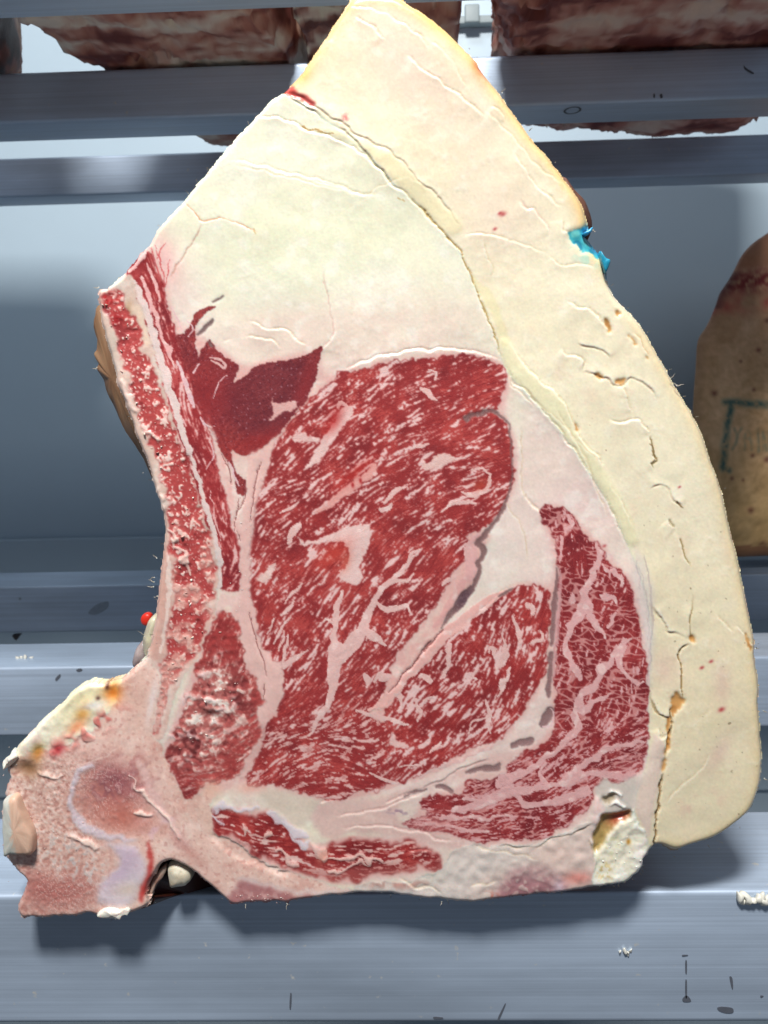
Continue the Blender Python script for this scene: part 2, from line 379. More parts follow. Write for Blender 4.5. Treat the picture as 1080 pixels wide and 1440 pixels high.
add('dark_muscle', '246,474 258,469 268,458 273,445 282,437 293,431 302,431 292,440 281,450 275,462 274,480 277,495 281,503 284,491 289,482 296,479 301,487 304,493 315,502 325,508 334,513 332,525 328,539 335,537 345,528 358,518 372,511 390,508 410,506 425,502 440,494 453,486 452,500 447,515 443,530 439,545 432,560 421,572 410,585 400,600 388,614 372,627 357,637 345,640 335,638 326,634 325,645 330,660 342,672 346,680 345,690 342,697 334,692 332,678 328,664 322,652 314,638 305,620 296,603 285,590 277,573 267,548 257,522 248,500', amp=.9, soft=.7)
add('rib_muscle', '176,380 195,358 207,350 215,362 222,382 230,402 236,430 243,455 249,478 257,506 268,545 280,585 290,600 298,615 304,640 309,665 317,700 324,730 331,745 335,765 337,790 337,812 333,828 322,833 313,829 312,802 306,780 298,765 290,735 280,705 272,680 262,650 252,620 244,590 235,560 227,538 220,510 212,480 203,455 194,430 186,405', amp=1.6)
add('rib_marrow', '141,414 152,407 165,412 178,424 186,445 196,470 206,500 216,525 228,550 238,580 250,612 262,647 272,682 282,712 290,742 298,768 303,790 302,810 299,840 295,860 290,890 280,920 262,942 250,952 240,965 233,990 227,1012 221,1030 216,1028 220,1000 226,970 232,930 237,900 241,862 244,830 244,800 240,778 236,757 236,735 232,700 224,660 211,620 197,580 185,544 173,502 161,464 150,436', amp=2.6, soft=1.2)
add('chine_muscle', '304,862 318,857 329,868 337,888 343,913 350,935 358,950 367,968 370,985 366,1005 369,1022 361,1045 351,1065 336,1084 318,1096 300,1104 288,1104 282,1112 272,1121 262,1122 254,1108 244,1086 233,1066 238,1048 249,1022 255,1000 262,985 275,960 285,930 292,905 300,885', amp=2.8, soft=1.1)
add('base_muscle', '301,1145 312,1141 330,1145 350,1146 366,1142 382,1140 393,1152 403,1168 412,1180 428,1187 440,1199 455,1194 470,1186 500,1182 530,1184 560,1186 585,1190 602,1198 614,1210 612,1222 598,1216 585,1214 575,1222 560,1226 540,1226 520,1229 500,1235 475,1236 450,1230 430,1226 410,1222 390,1214 370,1204 350,1194 335,1181 318,1173 303,1172', amp=2.8, soft=1.8)
add('chine_bone', '-20,1300 -20,1100 20,1060 60,1050 78,1058 92,1046 106,1040 128,1026 140,1010 152,1000 160,985 166,962 178,948 192,936 206,924 216,935 226,950 222,975 217,1005 214,1030 224,1045 232,1065 243,1090 254,1112 264,1124 282,1116 296,1108 304,1118 296,1132 298,1150 300,1170 318,1178 336,1190 356,1204 380,1218 410,1228 440,1236 470,1246 500,1252 520,1262 480,1290 200,1310', amp=1.4)
add('kidney_fat', '166,958 148,955 120,955 80,985 40,1025 15,1050 15,1068 30,1062 50,1052 62,1048 78,1058 92,1046 106,1040 128,1026 140,1010 152,1000 160,985', amp=2.0)
add('rib_bone', '130,395 150,400 168,398 180,385 190,400 196,428 205,455 213,480 221,510 229,540 237,562 246,592 254,622 264,652 274,682 284,712 292,738 302,768 306,800 304,850 292,890 280,925 262,950 250,970 240,1000 232,1030 222,1042 212,1030 216,1000 222,970 226,948 206,924 190,900 200,760 120,480', amp=1.2)
add('notch_fat', '835,1206 842,1190 852,1172 862,1160 872,1152 882,1145 888,1137 893,1140 898,1155 905,1170 912,1185 918,1196 912,1212 905,1222 893,1234 884,1246 866,1248 840,1252 832,1240 838,1222', amp=1.6)
add('base_bone', '520,1262 500,1250 520,1240 560,1238 600,1232 625,1215 640,1195 665,1188 700,1188 740,1190 765,1183 800,1168 830,1155 838,1170 836,1190 838,1215 832,1240 850,1262 700,1290 560,1290', amp=1.4)
add('ink_mark', '794,328 806,324 815,322 824,320 834,322 834,338 846,350 858,362 862,378 856,394 851,380 846,367 838,362 826,355 812,345 802,336', amp=1.6)
GR = [('697,580 707,587 713,597 718,612 720,640 720,665 717,688 709,712 699,730 690,742', [4, 3, 3, 2.5, 3, 4, 6, 8]), ('692,740 685,748 677,757 673,764 678,771 681,776 677,786 672,793 674,800 671,812 666,824 662,832', [8, 10, 12, 12, 8, 8, 8, 7, 6]),
      ('663,829 655,836 648,845 640,855 632,866 622,882', [12, 16, 15, 10, 6, 2]), ('655,589 662,586 672,583 683,579 692,577 700,580', [11, 10, 8, 7, 5]), ('783,800 784,825 781,848 779,875 777,893 776,906', [2, 5, 8, 8, 8, 6]), ('775,920 774,940 773,960 771,979', [8, 8, 9, 7]),
      ('774,997 769,1008 762,1018', [13, 20, 14]), ('722,1050 734,1045 746,1041', [7, 13, 13]), ('655,1086 672,1081 688,1080 702,1079', [5, 8, 10, 10]), ('613,1105 624,1107 636,1113', [5, 10, 7]),
      ('278,471 288,463 298,452', [5, 7, 5]), ('298,425 305,421 312,416', [4, 5, 3]), ('294,480 297,486', [4, 5]), ('700,838 712,833 722,828', [4, 6, 2]), ('570,1118 585,1112 600,1110', [3, 4, 2])]
g = []
for s, w in GR: g.append(stroke(s, [v * .8 for v in w], False, .9, .7))
GID = np.argmax(np.stack(g), 0); M['gristle'] = np.max(np.stack(g), 0) * INSIDE
M['cartilage'] = np.maximum.reduce([stroke('130,1075 118,1081 108,1090 101,1108 98,1124 103,1142 114,1156 130,1167 148,1175 168,1178 190,1181', [6, 7, 6, 7, 9, 12, 13, 10, 6, 2], False, 1.4), ragged(poly('148,1182 165,1186 186,1192 200,1205 206,1222 200,1240 192,1252 186,1268 168,1276 154,1272 136,1262 138,1244 150,1230 166,1222 172,1206 160,1194'), 1.6, 3.0)]) * INSIDE

def lab():
    L = np.where(INSIDE > .5, 1, 0)
    for i, k in enumerate(PARTS):
        if i == 0: continue
        L[(M[k] > .5) & (INSIDE > .5)] = i + 1
    return L
PARTS = ['seam_fat', 'fat_cap', 'base_bone', 'chine_bone', 'kidney_fat', 'rib_bone', 'rib_muscle', 'rib_marrow', 'chine_muscle', 'base_muscle', 'dark_muscle', 'cap_muscle', 'inner_muscle', 'rib_eye', 'notch_fat', 'gristle', 'cartilage', 'ink_mark']
# ---------------------------------------------------------------- fat: colour and relief
LEAN = np.maximum.reduce([M[k] for k in ('rib_eye', 'inner_muscle', 'cap_muscle', 'dark_muscle', 'rib_muscle', 'chine_muscle', 'base_muscle')])
N14 = noise(14)
N4, N12, N30, N80 = fbm(4), fbm(12), fbm(30), fbm(80)
FINE = noise(.8, 3)
pink = smooth(.05, .5, blur(LEAN, 22) + .05 * N30)
COL[:] = (230, 227, 203)
lay(smooth(-.4, 1.6, N30), (232, 230, 213), .6); lay(smooth(.3, 2, N80), (224, 221, 188), .6)
lay(near(470, 330, 120, 60, 20) + near(350, 340, 60, 70), (224, 224, 192), .45)
lay(pink, (224, 196, 188), .9)
deep = smooth(.2, .52, blur(LEAN, 13))
lay(deep, (220, 172, 165), .95)
lay((1 - CAPSIDE) * smooth(690, 760, PX + .35 * (PY - 600)), (228, 204, 196), .75); lay(near(700, 770, 50, 60), (226, 214, 204), .7); lay((1 - CAPSIDE) * near(800, 720, 50, 90, -60), (230, 204, 198), .6)
lay(near(260, 430, 40, 70) + near(340, 480, 90, 40), (230, 214, 203), .7)
lay(near(232, 365, 22, 45, 20), (226, 178, 176), .8)
lay(np.clip(near(600, 460, 120, 55) + near(480, 490, 90, 45) + near(400, 470, 90, 40), 0, 1), (228, 206, 192), .75)
lay(deep, (221, 174, 167), .9); lay(ragged(poly('672,748 690,752 680,775 676,800 668,825 650,850 625,880 600,910 570,945 545,985 530,1000 520,1000 548,955 580,905 612,862 640,812 654,785 658,760'), 1, 2), (224, 174, 166), .9)
# translucent white smears and grain of the chilled fat
lay(smooth(1.1, 2.4, noise(6, 3) + .6 * N30), (240, 237, 228), .35)
lay(smooth(1.2, 2.6, fbm(12)), (220, 204, 180), .15)
HT += .06 * N30 + .012 * N12 + .003 * N4 + .004 * FINE
wq = blur(rng.standard_normal((GH, GW)), 1.2); SAW = lic(wq / wq.std(), np.full((GH, GW), .42), 22, (-6, -14, 1080, 1296)); SAW2 = lic(wq[::-1] / wq.std(), np.full((GH, GW), -.75), 16, (-6, -14, 1080, 1296))
HT += (.010 * SAW + .007 * SAW2) * smooth(-.3, 1.2, N30); lay(smooth(.8, 2.2, SAW) * smooth(0, 1.2, N80), (240, 236, 226), .25)
# outer fat
cap = M['fat_cap']
lay(cap, (234, 224, 196)); lay(cap * smooth(-.5, 1.5, N30), (237, 229, 206), .3); lay(cap * smooth(.3, 2, N80), (231, 216, 180), .5)
lay(cap * (near(560, 70, 90, 50, -40) + near(620, 150, 60, 120, 45) + near(700, 300, 60, 60)), (230, 206, 190), .45)
lay(cap * smooth(.9, 2.3, noise(6, 3)), (238, 230, 214), .35)
lay(cap * smooth(1.2, 2.6, fbm(20)), (222, 190, 170), .2)
lay(cap * smooth(620, 980, PY) , (222, 208, 174), .55)  # lower fat painted darker: partly light falloff put into the colour
edge = cap * smooth(.98, .55, SOFT_IN)
wide = cap * smooth(1, .62, blur(INSIDE, 16))
lay(wide * smooth(420, 350, PY), (232, 190, 122), .75)
lay(wide * smooth(380, 480, PY), (221, 196, 146), .55)
lay(edge * smooth(600, 760, PY) * smooth(-.3, .8, N12), (180, 142, 130), .5)
lay(near(676, 98, 9, 18, 25), (200, 96, 44), .75); lay(near(604, 25, 60, 10, -38), (236, 196, 110), .55)
lay(near(440, 60, 8, 40, -35) * cap, (228, 204, 130), .6); lay(near(425, 105, 12, 12), (220, 184, 112), .8)
lay(cap * near(985, 1130, 24, 14, 20) * smooth(-.6, .8, N12), (204, 150, 146), .7)
lay(cap * (near(1015, 960, 12, 30) + near(1010, 1060, 12, 30, -30) + near(935, 940, 20, 25)), (214, 180, 168), .5)
for x, y, r in ((707, 301, 3), (703, 300, 2), (696, 322, 2), (1014, 997, 3), (987, 939, 2), (956, 685, 1.4), (850, 768, 2), (1000, 930, 2)):
    lay(near(x, y, r * 1.6, r, 30), (170, 40, 50), .8)
sp = smooth(2.5, 3.4, noise(1.6, 3)); lay(cap * sp * smooth(500, 700, PY), (120, 96, 70), .55)
PL = worley(58, .8, 1.3, 60, 14); PL2 = worley(90, .9, 1.2, -40, 20)
pe = smooth(.10, .0, PL) * smooth(-.4, .8, noise(24)); lay(blur(pe, .9) * INSIDE, (246, 242, 232), .22); put(.12, blur(pe, 2.0) * INSIDE)
lay(cap * smooth(.3, .7, PL2), (230, 212, 184), .25); lay((1 - cap) * INSIDE * smooth(.3, .7, PL2), (226, 222, 206), .25)
# yellow bands between the fat layers
band1 = poly('446,182 462,180 480,184 500,196 525,206 548,214 566,228 584,248 604,266 622,286 640,302 650,318 640,330 625,326 608,306 590,288 568,268 548,248 530,228 512,212 490,198 468,190', True)
lay(ragged(band1, 1, 3), (226, 215, 172), .6)
band2 = poly('704,480 718,482 736,512 757,534 776,548 790,562 800,578 806,590 812,608 824,624 838,640 852,664 866,688 880,714 890,738 897,762 884,764 872,738 858,710 842,682 824,656 806,628 786,604 764,580 746,558 728,538 714,520', True)
lay(ragged(band2, .8, 2.5), (228, 222, 184), .75)
band3 = poly('664,386 676,396 692,412 702,432 712,462 718,480 706,486 700,468 690,442 680,424 670,404'); lay(ragged(band3, .8, 1.2), (226, 216, 172), .6)
put(.5, blur(band2, 3)); put(.35, blur(band1, 3))

def lip(s, a=.7, w=3.0, side=1, crack=.5, crackcol=(208, 180, 134), ck=.3, light=.35, fade=True):
    sd, d, r = dist(s, True, 30)
    sd = warp(sd, 1.2, 5.0, 2) * side
    f = np.clip(6 * r * (1 - r) * 1.5, 0, 1) if fade else 1.0
    f = f * (d < 1e2) * smooth(-2.2, -.5, np.roll(N14, int(rng.integers(900)), 1))
    ridge = np.where(sd > 0, np.exp(-sd / (4.5 * w)), 0) * f; ridge = blur(ridge, .9); cr = np.exp(-((sd + .3 * w) / (.4 * w)) ** 2) * f; rim = np.exp(-((sd - .5 * w) / (.6 * w)) ** 2) * f
    a *= .55; put(a, ridge); put(-a * crack * 1.6, cr)
    lay(rim, (240, 235, 222), light * .8); lay(cr, crackcol, ck)  # highlight on the raised lip painted as a paler line; crack tinted

for s, k in ((SEAM_LO.split(' 590,291')[0], dict(a=.9, side=-1)), ('570,274 590,291 605,306 625,329 640,345 650,362 660,385 668,405 678,430 690,457 699,478 705,505', dict(a=.7, side=1, crack=1.1, crackcol=(172, 132, 66), ck=.75)),
             ('350,168 366,165 384,164 400,167 418,175 438,184 458,190 470,196 488,204 506,214 522,226 540,246 560,264 590,292', dict(a=1.0, side=1, light=.6)),
             ('398,127 425,140 455,157 470,166 486,176 500,188 522,198 548,211 560,222 578,240 594,258 615,273 630,294 650,318', dict(a=.8, side=-1)),
             ('705,505 712,521 725,538 745,557 775,591 795,616 820,652 840,682 860,716 875,750 886,775', dict(a=.9, side=1, light=.5)),
             ('716,480 736,512 757,534 776,549 792,566 803,582 808,598 822,622 840,643 856,668 872,700 884,724 894,748', dict(a=.8, side=1, light=.45)),
             ('780,575 800,606 815,632 830,662 842,694 856,728', dict(a=.4)), ('735,690 744,704 756,716 766,730', dict(a=.8, light=.5)), ('730,600 733,640 734,690 742,706', dict(a=.3)),
             ('710,520 724,545 740,560 752,572', dict(a=.5)), ('480,520 520,506 560,497 600,492 640,492 670,496 692,504 706,508', dict(a=.9, side=1, light=.7, w=3.5, ck=.1)),
             ('350,450 372,462 392,463 404,466 420,480 432,486', dict(a=.6)), ('310,482 340,474 370,476 388,482 394,492', dict(a=.5)),
             ('452,500 450,492 468,470 470,450 464,430 462,410 456,380', dict(a=.5, crackcol=(214, 150, 140))),
             ('480,300 560,250 600,262', dict(a=.2)), ('258,281 264,292 278,304 284,312 296,310 312,308 330,312 345,320 360,330', dict(a=.45, crackcol=(206, 130, 90), ck=.7)), ('282,314 272,335 262,350 250,370 238,392', dict(a=.35, crackcol=(206, 150, 130), ck=.55)),
             ('322,224 350,230 380,238 420,246 450,252 480,262 510,272 540,276', dict(a=.35, light=.5)), ('330,232 360,240 400,248 440,258 480,268 500,272', dict(a=.25, light=.4)), ('340,226 400,240 450,256 520,276', dict(a=.3, light=.4)),
             ('500,24 512,28 524,36 532,48 540,58', dict(a=.7, light=.5)), ('490,10 530,16 560,30 590,48 604,70', dict(a=.5)), ('572,78 580,82 598,100 616,112 640,132 664,148 682,166', dict(a=.8, light=.5)), ('606,58 622,72 640,92 655,124', dict(a=.35)),
             ('682,155 700,172 716,186 735,210 760,236 790,258', dict(a=.35)), ('690,150 706,160 712,170', dict(a=.5)), ('722,216 740,240 752,258 770,276 790,290', dict(a=.6, light=.5)), ('730,282 742,292 752,294 760,306 766,316 774,330', dict(a=.7, crackcol=(214, 150, 140))),
             ('790,310 792,322 800,326', dict(a=.5)), ('650,330 670,328 690,330 712,336 740,346 770,360', dict(a=.5)), ('678,336 682,356 690,372 686,400', dict(a=.3)), ('770,360 790,372 820,372 838,376', dict(a=.4)),
             ('798,422 806,428 812,434 826,432 838,442 846,452 856,464 858,476', dict(a=.8, light=.5)), ('812,482 826,486 842,488 852,496 858,504', dict(a=.8, light=.6, side=-1)), ('790,490 800,500 812,502 822,510 820,522', dict(a=.8, light=.6)), ('820,522 832,524 838,526 848,530 858,534 868,540 878,540 886,532 900,534 914,548 924,562', dict(a=.9, side=-1, light=.6)),
             ('875,542 880,555 884,566 888,580', dict(a=.6)), ('856,592 872,596 886,592 898,590 908,600 914,614', dict(a=.8, light=.6)), ('914,612 918,634 922,646 916,652 920,660', dict(a=.7, crackcol=(120, 90, 40), ck=.7)), ('732,545 760,570 790,596 840,650', dict(a=.2)),
             ('915,688 924,682 938,684 946,694 952,706 960,714', dict(a=.9, side=-1, light=.6)), ('938,732 944,738 950,742', dict(a=.8, crackcol=(150, 130, 90), ck=.7)), ('955,760 960,772 968,792 972,806 970,824 972,850 970,880 972,900', dict(a=.7, crackcol=(140, 112, 60), ck=.7, fade=False)),
             ('918,852 926,866 936,876 940,890 958,890 968,898', dict(a=1.0, side=-1, light=.7, w=4)), ('912,962 920,992 926,1004 938,1008 944,1006', dict(a=1.0, side=-1, light=.6, crackcol=(150, 120, 70), ck=.6)), ('926,1024 930,1034 940,1034', dict(a=.8, light=.6)),
             ('970,905 958,912 954,922 958,940 960,960 958,985', dict(a=.9, crack=1.2, crackcol=(134, 94, 40), ck=.8)), ('942,1000 944,1016 940,1036 936,1060 931,1080 929,1100 923,1130 919,1160 920,1190', dict(a=1.1, crack=1.6, w=3.4, crackcol=(126, 90, 46), ck=.85, fade=False)),
             ('970,1020 985,1010 1000,996', dict(a=.2)), ('935,1130 960,1105 985,1080 1000,1060', dict(a=.25)), ('1035,880 1046,892 1054,905 1060,912', dict(a=.7, light=.5)), ('1010,865 1022,882 1030,890', dict(a=.4)),
             ('858,398 866,410 880,428 900,448 916,468', dict(a=.4)), ('890,470 900,478 908,490 914,502', dict(a=.5, crackcol=(200, 140, 80))), ('926,500 940,520 950,536', dict(a=.5)), ('985,600 1000,640 1012,676 1024,714', dict(a=.4)),
             ('896,835 905,855 912,880', dict(a=.4)), ('893,860 899,880 905,895', dict(a=.5, light=.7)), ('900,905 905,960 906,1010 906,1050', dict(a=.35, crackcol=(196, 160, 156))), ('700,700 720,720 735,745 742,790', dict(a=.2)), ('660,880 690,846 716,826 745,818', dict(a=.3)),
             ):
    lip(s, **k)
# long scratchy tendon lines and grey film beside the cap
for s in ('905,780 910,800 914,830 917,870 915,905 912,950 908,1000 909,1050', '900,800 906,830 912,860 911,900', '895,790 900,830'):
    lay(stroke(s, [1.5, 3, 2.5, 2, 1], False), (160, 142, 140), .55)
lay(ragged(poly('893,770 902,780 914,815 920,860 918,920 914,980 912,1060 905,1070 910,1000 910,950 905,900 897,850 890,810'), 1, 3), (218, 206, 200), .6)
# open, browned splits in the outer fat
def split(s, depth, col=(200, 134, 62), k=.75):
    depth *= .4
    m = ragged(poly(s), 1.1, 1.0) * INSIDE
    put(-depth, blur(m, 1.6)); lay(m, col, k); lay(m * smooth(.2, 1.2, N12), (140, 84, 34), .3)
for s in ('966,896 970,893 975,901 976,906 968,904', '946,980 952,976 958,982 966,986 962,992 952,1000 946,1008 943,1000', '938,1010 945,1016 942,1040 938,1060 934,1058 938,1030', '931,1070 936,1066 934,1082 930,1086', '838,527 846,526 849,532 842,531', '866,534 876,532 880,531 877,540 868,540',
          '852,446 857,450 861,464 857,466 853,456', '881,467 886,472 895,486 890,484', '868,438 874,440 870,446', '908,498 914,504 911,504', '808,594 812,601 812,608 809,603', '1046,890 1052,900 1056,914 1050,908'):
    split(s, 2.6)
for s in ('916,626 920,640 922,646 916,652', '950,704 958,712 962,714', '1012,672 1014,684'):
    lay(stroke(s, [1.5, 2.5, 1], False), (110, 84, 44), .7)
for s in ('424,178 440,182 456,186 470,189',): lay(stroke(s, [2, 3, 1.5], False), (186, 146, 84), .8)
for s in ('560,278 570,284', '356,322 360,328'): lay(stroke(s, [2, 2], False), (196, 160, 100), .6)
# blood in the cleft at the top left, red streaks beside the rib tip
lay(ragged(poly('398,121 408,118 418,128 432,136 442,142 440,150 426,142 410,134 396,129'), 1.2, 1.6), (204, 72, 70), .85)
lay(near(486, 166, 6, 6) * smooth(-.8, .6, N4), (206, 96, 96), .8); put(-1.2, blur(stroke('396,127 420,136 444,150', [4, 5, 2], False), 1.5))
for s in ('217,345 222,360 228,380 232,405', '234,342 226,352 221,364', '240,365 236,385 233,400', '213,350 220,375 228,400'):
    lay(stroke(s, [1, 2.4, 1], False), (200, 70, 74), .7)

# ---------------------------------------------------------------- lean meat
TH = field([(450, 620, 45), (600, 540, 18), (680, 560, 25), (680, 640, 18), (560, 640, 30), (450, 720, 38), (400, 700, 40), (400, 820, 42), (390, 900, 62), (470, 880, 62), (560, 800, 45), (620, 760, 30), (550, 880, 50), (430, 960, 50), (520, 950, 50), (420, 1060, 15), (500, 1070, -12), (390, 1080, 30),
            (600, 960, 62), (650, 900, 52), (720, 860, 60), (700, 960, 66), (640, 1030, 42), (560, 1060, 32), (600, 1070, 25), (560, 1000, 60), (740, 930, 72),
            (785, 745, 110), (800, 800, 85), (870, 840, 60), (840, 900, 75), (880, 960, 95), (840, 1000, 70), (880, 1040, 25), (790, 1060, 35), (720, 1085, 25), (770, 1130, 28), (700, 1150, 5), (620, 1160, -8), (650, 1120, 12), (800, 900, 85), (800, 980, 60),
            (350, 1160, -15), (450, 1210, -8), (555, 1200, 8), (350, 560, 25), (420, 520, 45), (220, 420, -62), (270, 600, -66), (310, 740, -72), (320, 930, 70)])
TH = TH + .10 * noise(16)
BOX = (200, 340, 930, 1260)
w1 = blur(rng.standard_normal((GH, GW)), .85); w2 = blur(rng.standard_normal((GH, GW)), 1.7); w3 = blur(rng.standard_normal((GH, GW)), .6); w4 = blur(rng.standard_normal((GH, GW)), 5)
LA, LB, LC, LD = lic(w1 / w1.std(), TH, 5, BOX), lic(w2 / w2.std(), TH, 8, BOX), lic(w3 / w3.std(), TH, 4, BOX), lic(w4 / w4.std(), TH, 12, BOX)
LA = LA + .22 * noise(.9)
DEN = N30 * .10 + .34 * LD - .55 * near(640, 535, 80, 34) - .4 * near(560, 720, 60, 30, 40)
def lean(name, base, bright, dark, fl=1.0, big=1.6, fine=.6, fat=(221, 178, 174)):
    m = M[name]
    lay(m, base)
    lay(m * smooth(.1, 1.8, N12 + .5 * LC), bright, .75); lay(m * smooth(.2, 1.9, -N12 + .4 * LC), dark, .8)
    lay(m * smooth(.2, 1.4, LA + DEN), bright, .6); lay(m * smooth(.5, 2.0, LC), (196, 98, 92), .35); lay(m * smooth(.8, 2.2, -LC), dark, .5)
    f = np.maximum.reduce([smooth(fl - .22, fl + .30, LA + DEN), smooth(big - .2, big + .25, LB + DEN * .8)])
    f = np.maximum(f, .75 * smooth(fine + .35, fine + 1.1, LC + .6 * DEN))
    f = blur(m * f, .75); lay(np.clip(blur(f, 1.6) * 1.3, 0, 1) * m, (186, 84, 79), .55); lay(f, fat, .95); lay(smooth(.6, 1.0, f), (234, 202, 198), .6)
    put(.01, m * f); put(.012, m * LC); put(.008, m * LA)
    return m * f
_ = lean('rib_eye', (151, 50, 50), (182, 72, 67), (128, 40, 43), 1.12, 1.75, .95)
_ = lean('inner_muscle', (149, 47, 47), (174, 64, 60), (126, 38, 41), .85, 1.6, 1.0)
lay(M['rib_eye'] * smooth(985, 1020, PY + .3 * PX - 140) * smooth(.45, 1.0, LA + .5 * noise(3) + DEN), (219, 172, 166), .7)
cm = M['cap_muscle']
lean('cap_muscle', (136, 42, 45), (156, 55, 55), (116, 35, 40), 1.9, 2.6, 1.5)
upm = smooth(1060, 1020, PY + .25 * (PX - 800)); W1 = worley(10, .8, 2.2, 78, 2.2); W2 = worley(9, 2.4, .7, 18, 2.2)
WW = W1 * upm + W2 * (1 - upm)
net = blur(smooth(.21, .05, WW + .05 * noise(2) + .07 * noise(8) - .04 * DEN), .5)
lay(np.clip(blur(cm * net, 1.3) * 1.3, 0, 1) * cm, (172, 78, 78), .3); lay(cm * net, (218, 162, 157), .72)
lay(cm * smooth(1.45, 1.9, LA + DEN + .75 * (1 - upm)), (216, 164, 164), .8)
lean('dark_muscle', (136, 50, 50), (152, 60, 57), (118, 42, 47), 3.2, 3.6, 2.2, (186, 120, 124))
lay(M['dark_muscle'] * smooth(.6, 1.8, noise(.8, 3)), (158, 84, 88), .45); lay(M['dark_muscle'] * smooth(.6, 1.8, noise(1.0, 3)), (84, 28, 38), .5)
dm = M['dark_muscle']; lay(dm * smooth(35, 0, np.hypot((PX - 385) * .8, PY - 560) - 45), (92, 36, 47), .5); lay(dm * smooth(1.6, 2.4, noise(1.0, 3)), (176, 128, 138), .6)
lay(dm * near(375, 620, 60, 16, 15), (158, 44, 44), .6); lay(dm * near(430, 540, 12, 40, -20), (150, 46, 48), .6); lay(dm * near(290, 560, 40, 60), (150, 42, 46), .55)
lean('rib_muscle', (150, 46, 48), (188, 84, 82), (122, 34, 40), 1.0, 2.0, 1.0, (216, 150, 146))
lean('chine_muscle', (162, 62, 60), (184, 86, 80), (132, 44, 46), 1.4, 1.9, 1.1, (220, 172, 162))
lean('base_muscle', (148, 44, 44), (178, 66, 60), (120, 34, 36), 1.3, 1.7, 1.2, (224, 184, 178))
lay(M['base_muscle'] * smooth(440, 480, PX) * smooth(.3, .9, LA + DEN), (220, 160, 152), .75)

lay(blur(M['base_muscle'], 2.5) * (1 - M['base_muscle']) , (206, 130, 122), .6); lay(M['base_muscle'] * smooth(.9, 1.5, LB + .4 * LA), (224, 184, 176), .8); lay(M['base_muscle'] * smooth(1210, 1232, PY + .05 * (PX - 450)), (176, 100, 94), .5)
# bold fat seams inside the muscles
FS = (222, 181, 175)
N3 = smooth(.6, 1.8, noise(3))
def seam(s, w=None, col=FS, amp=1.2, h=.05, k=1.0, edge=None):
    m = ragged(poly(s), amp, .8) if w is None else stroke(s, w, False, amp * .8, .8)
    lay(m, col, k); put(h, m); lay(m * N3, (236, 208, 202), .6)
    return m
hook = '421,752 432,760 450,755 470,748 490,741 512,737 519,741 522,757 517,772 511,785 506,800 509,812 500,822 490,818 482,815 480,808 487,795 491,780 488,768 478,762 460,762 440,764 428,766'
seam(hook, col=(226, 192, 186))
lay(near(470, 778, 26, 12, 40) * M['rib_eye'], (196, 64, 50), .6); lay(near(486, 790, 8, 16, -20), (212, 110, 90), .5)
seam('480,832 475,850 472,875 471,895 472,915', [5, 9, 8, 9, 14]); seam('588,778 575,792 552,815 536,830 526,846 516,868 510,886 498,902 484,918 473,926', [3, 7, 8, 9, 8, 11, 14, 20, 22, 20])
seam('474,915 469,940 467,960 464,980 459,998', [24, 20, 17, 12, 8]); seam('461,990 450,1008 442,1022 434,1034', [9, 10, 7, 3])
seam('528,848 545,856 560,854 572,850 578,862', [5, 9, 9, 6, 3]); seam('512,888 524,894 538,904 544,908', [12, 13, 8, 3]); seam('575,790 580,778 590,772', [4, 5, 2]); seam('556,815 572,816 582,806', [4, 5, 2]); seam('452,876 462,870 472,880', [2, 5, 5])
seam('443,723 460,705 480,690 500,672 520,656 531,652 526,668 512,680 500,690 478,704', col=(222, 160, 152)); lay(near(500, 664, 34, 7, 40) * M['rib_eye'], (190, 48, 42), .6)
for x, y in ((496, 682), (507, 676)): lay(near(x, y, 2.2, 4, 10), (168, 34, 36), .9)
seam('425,664 434,650 446,628 462,606 472,588 480,574 492,570 494,582 486,596 472,616 458,634 444,652', col=(226, 190, 184)); seam('474,572 482,566 490,572', [4, 6, 3])
seam('410,617 420,610 427,608 436,614 450,617 446,622 430,621 418,622'); lay(near(470, 590, 10, 22, -28) * M['rib_eye'], (176, 40, 38), .7)
seam('592,654 604,646 620,642 634,641 640,646 628,654 614,660 604,664', col=(224, 186, 178)); seam('540,706 552,694 562,688 572,684', [3, 7, 7, 2]); seam('536,716 546,714 550,708', [7, 8, 4])
seam('662,662 680,658 690,670', [2, 4, 2]); seam('650,692 664,696 680,690 686,682 690,668', [3, 8, 8, 6, 3]); lay(near(675, 682, 10, 7, 30), (204, 84, 62), .6)
seam('620,718 634,710 652,705 668,708', [3, 6, 6, 3]); seam('592,545 598,550 606,556 614,560', [4, 8, 8, 3]); seam('604,520 612,524 610,534', [2, 4, 2]); seam('580,632 590,627 604,624', [3, 6, 2])
seam('362,812 372,802 388,790 380,808 370,818', col=(224, 188, 180)); seam('404,764 410,752 418,740 416,752', [5, 9, 8, 3]); seam('400,848 414,832 424,820', [2, 5, 2]); seam('396,864 410,850 414,846', [3, 6, 2]); seam('394,720 410,714 420,706', [2, 5, 2])
seam('400,935 410,928 420,922 432,915', [10, 8, 5, 2]); seam('396,930 402,912 404,892', [5, 5, 2]); seam('385,905 396,885 408,865', [2, 4, 2]); seam('376,890 386,870', [2, 3]); seam('392,915 398,900 400,885', [2, 4, 1])
seam('508,770 512,775', [3, 3]); seam('500,1000 520,1005 540,1010 560,1014 575,1020', [3, 6, 7, 6, 3]); seam('520,1085 540,1096 560,1102', [2, 5, 3]); seam('548,1030 560,1040 574,1048 566,1052 550,1044', col=FS); seam('560,1078 590,1074 575,1082', [2, 4, 2])
seam('515,900 520,880', [2, 2]); seam('545,952 535,948 528,958', [3, 8, 5]); seam('538,955 546,950', [7, 6]); seam('518,958 512,950', [8, 6])
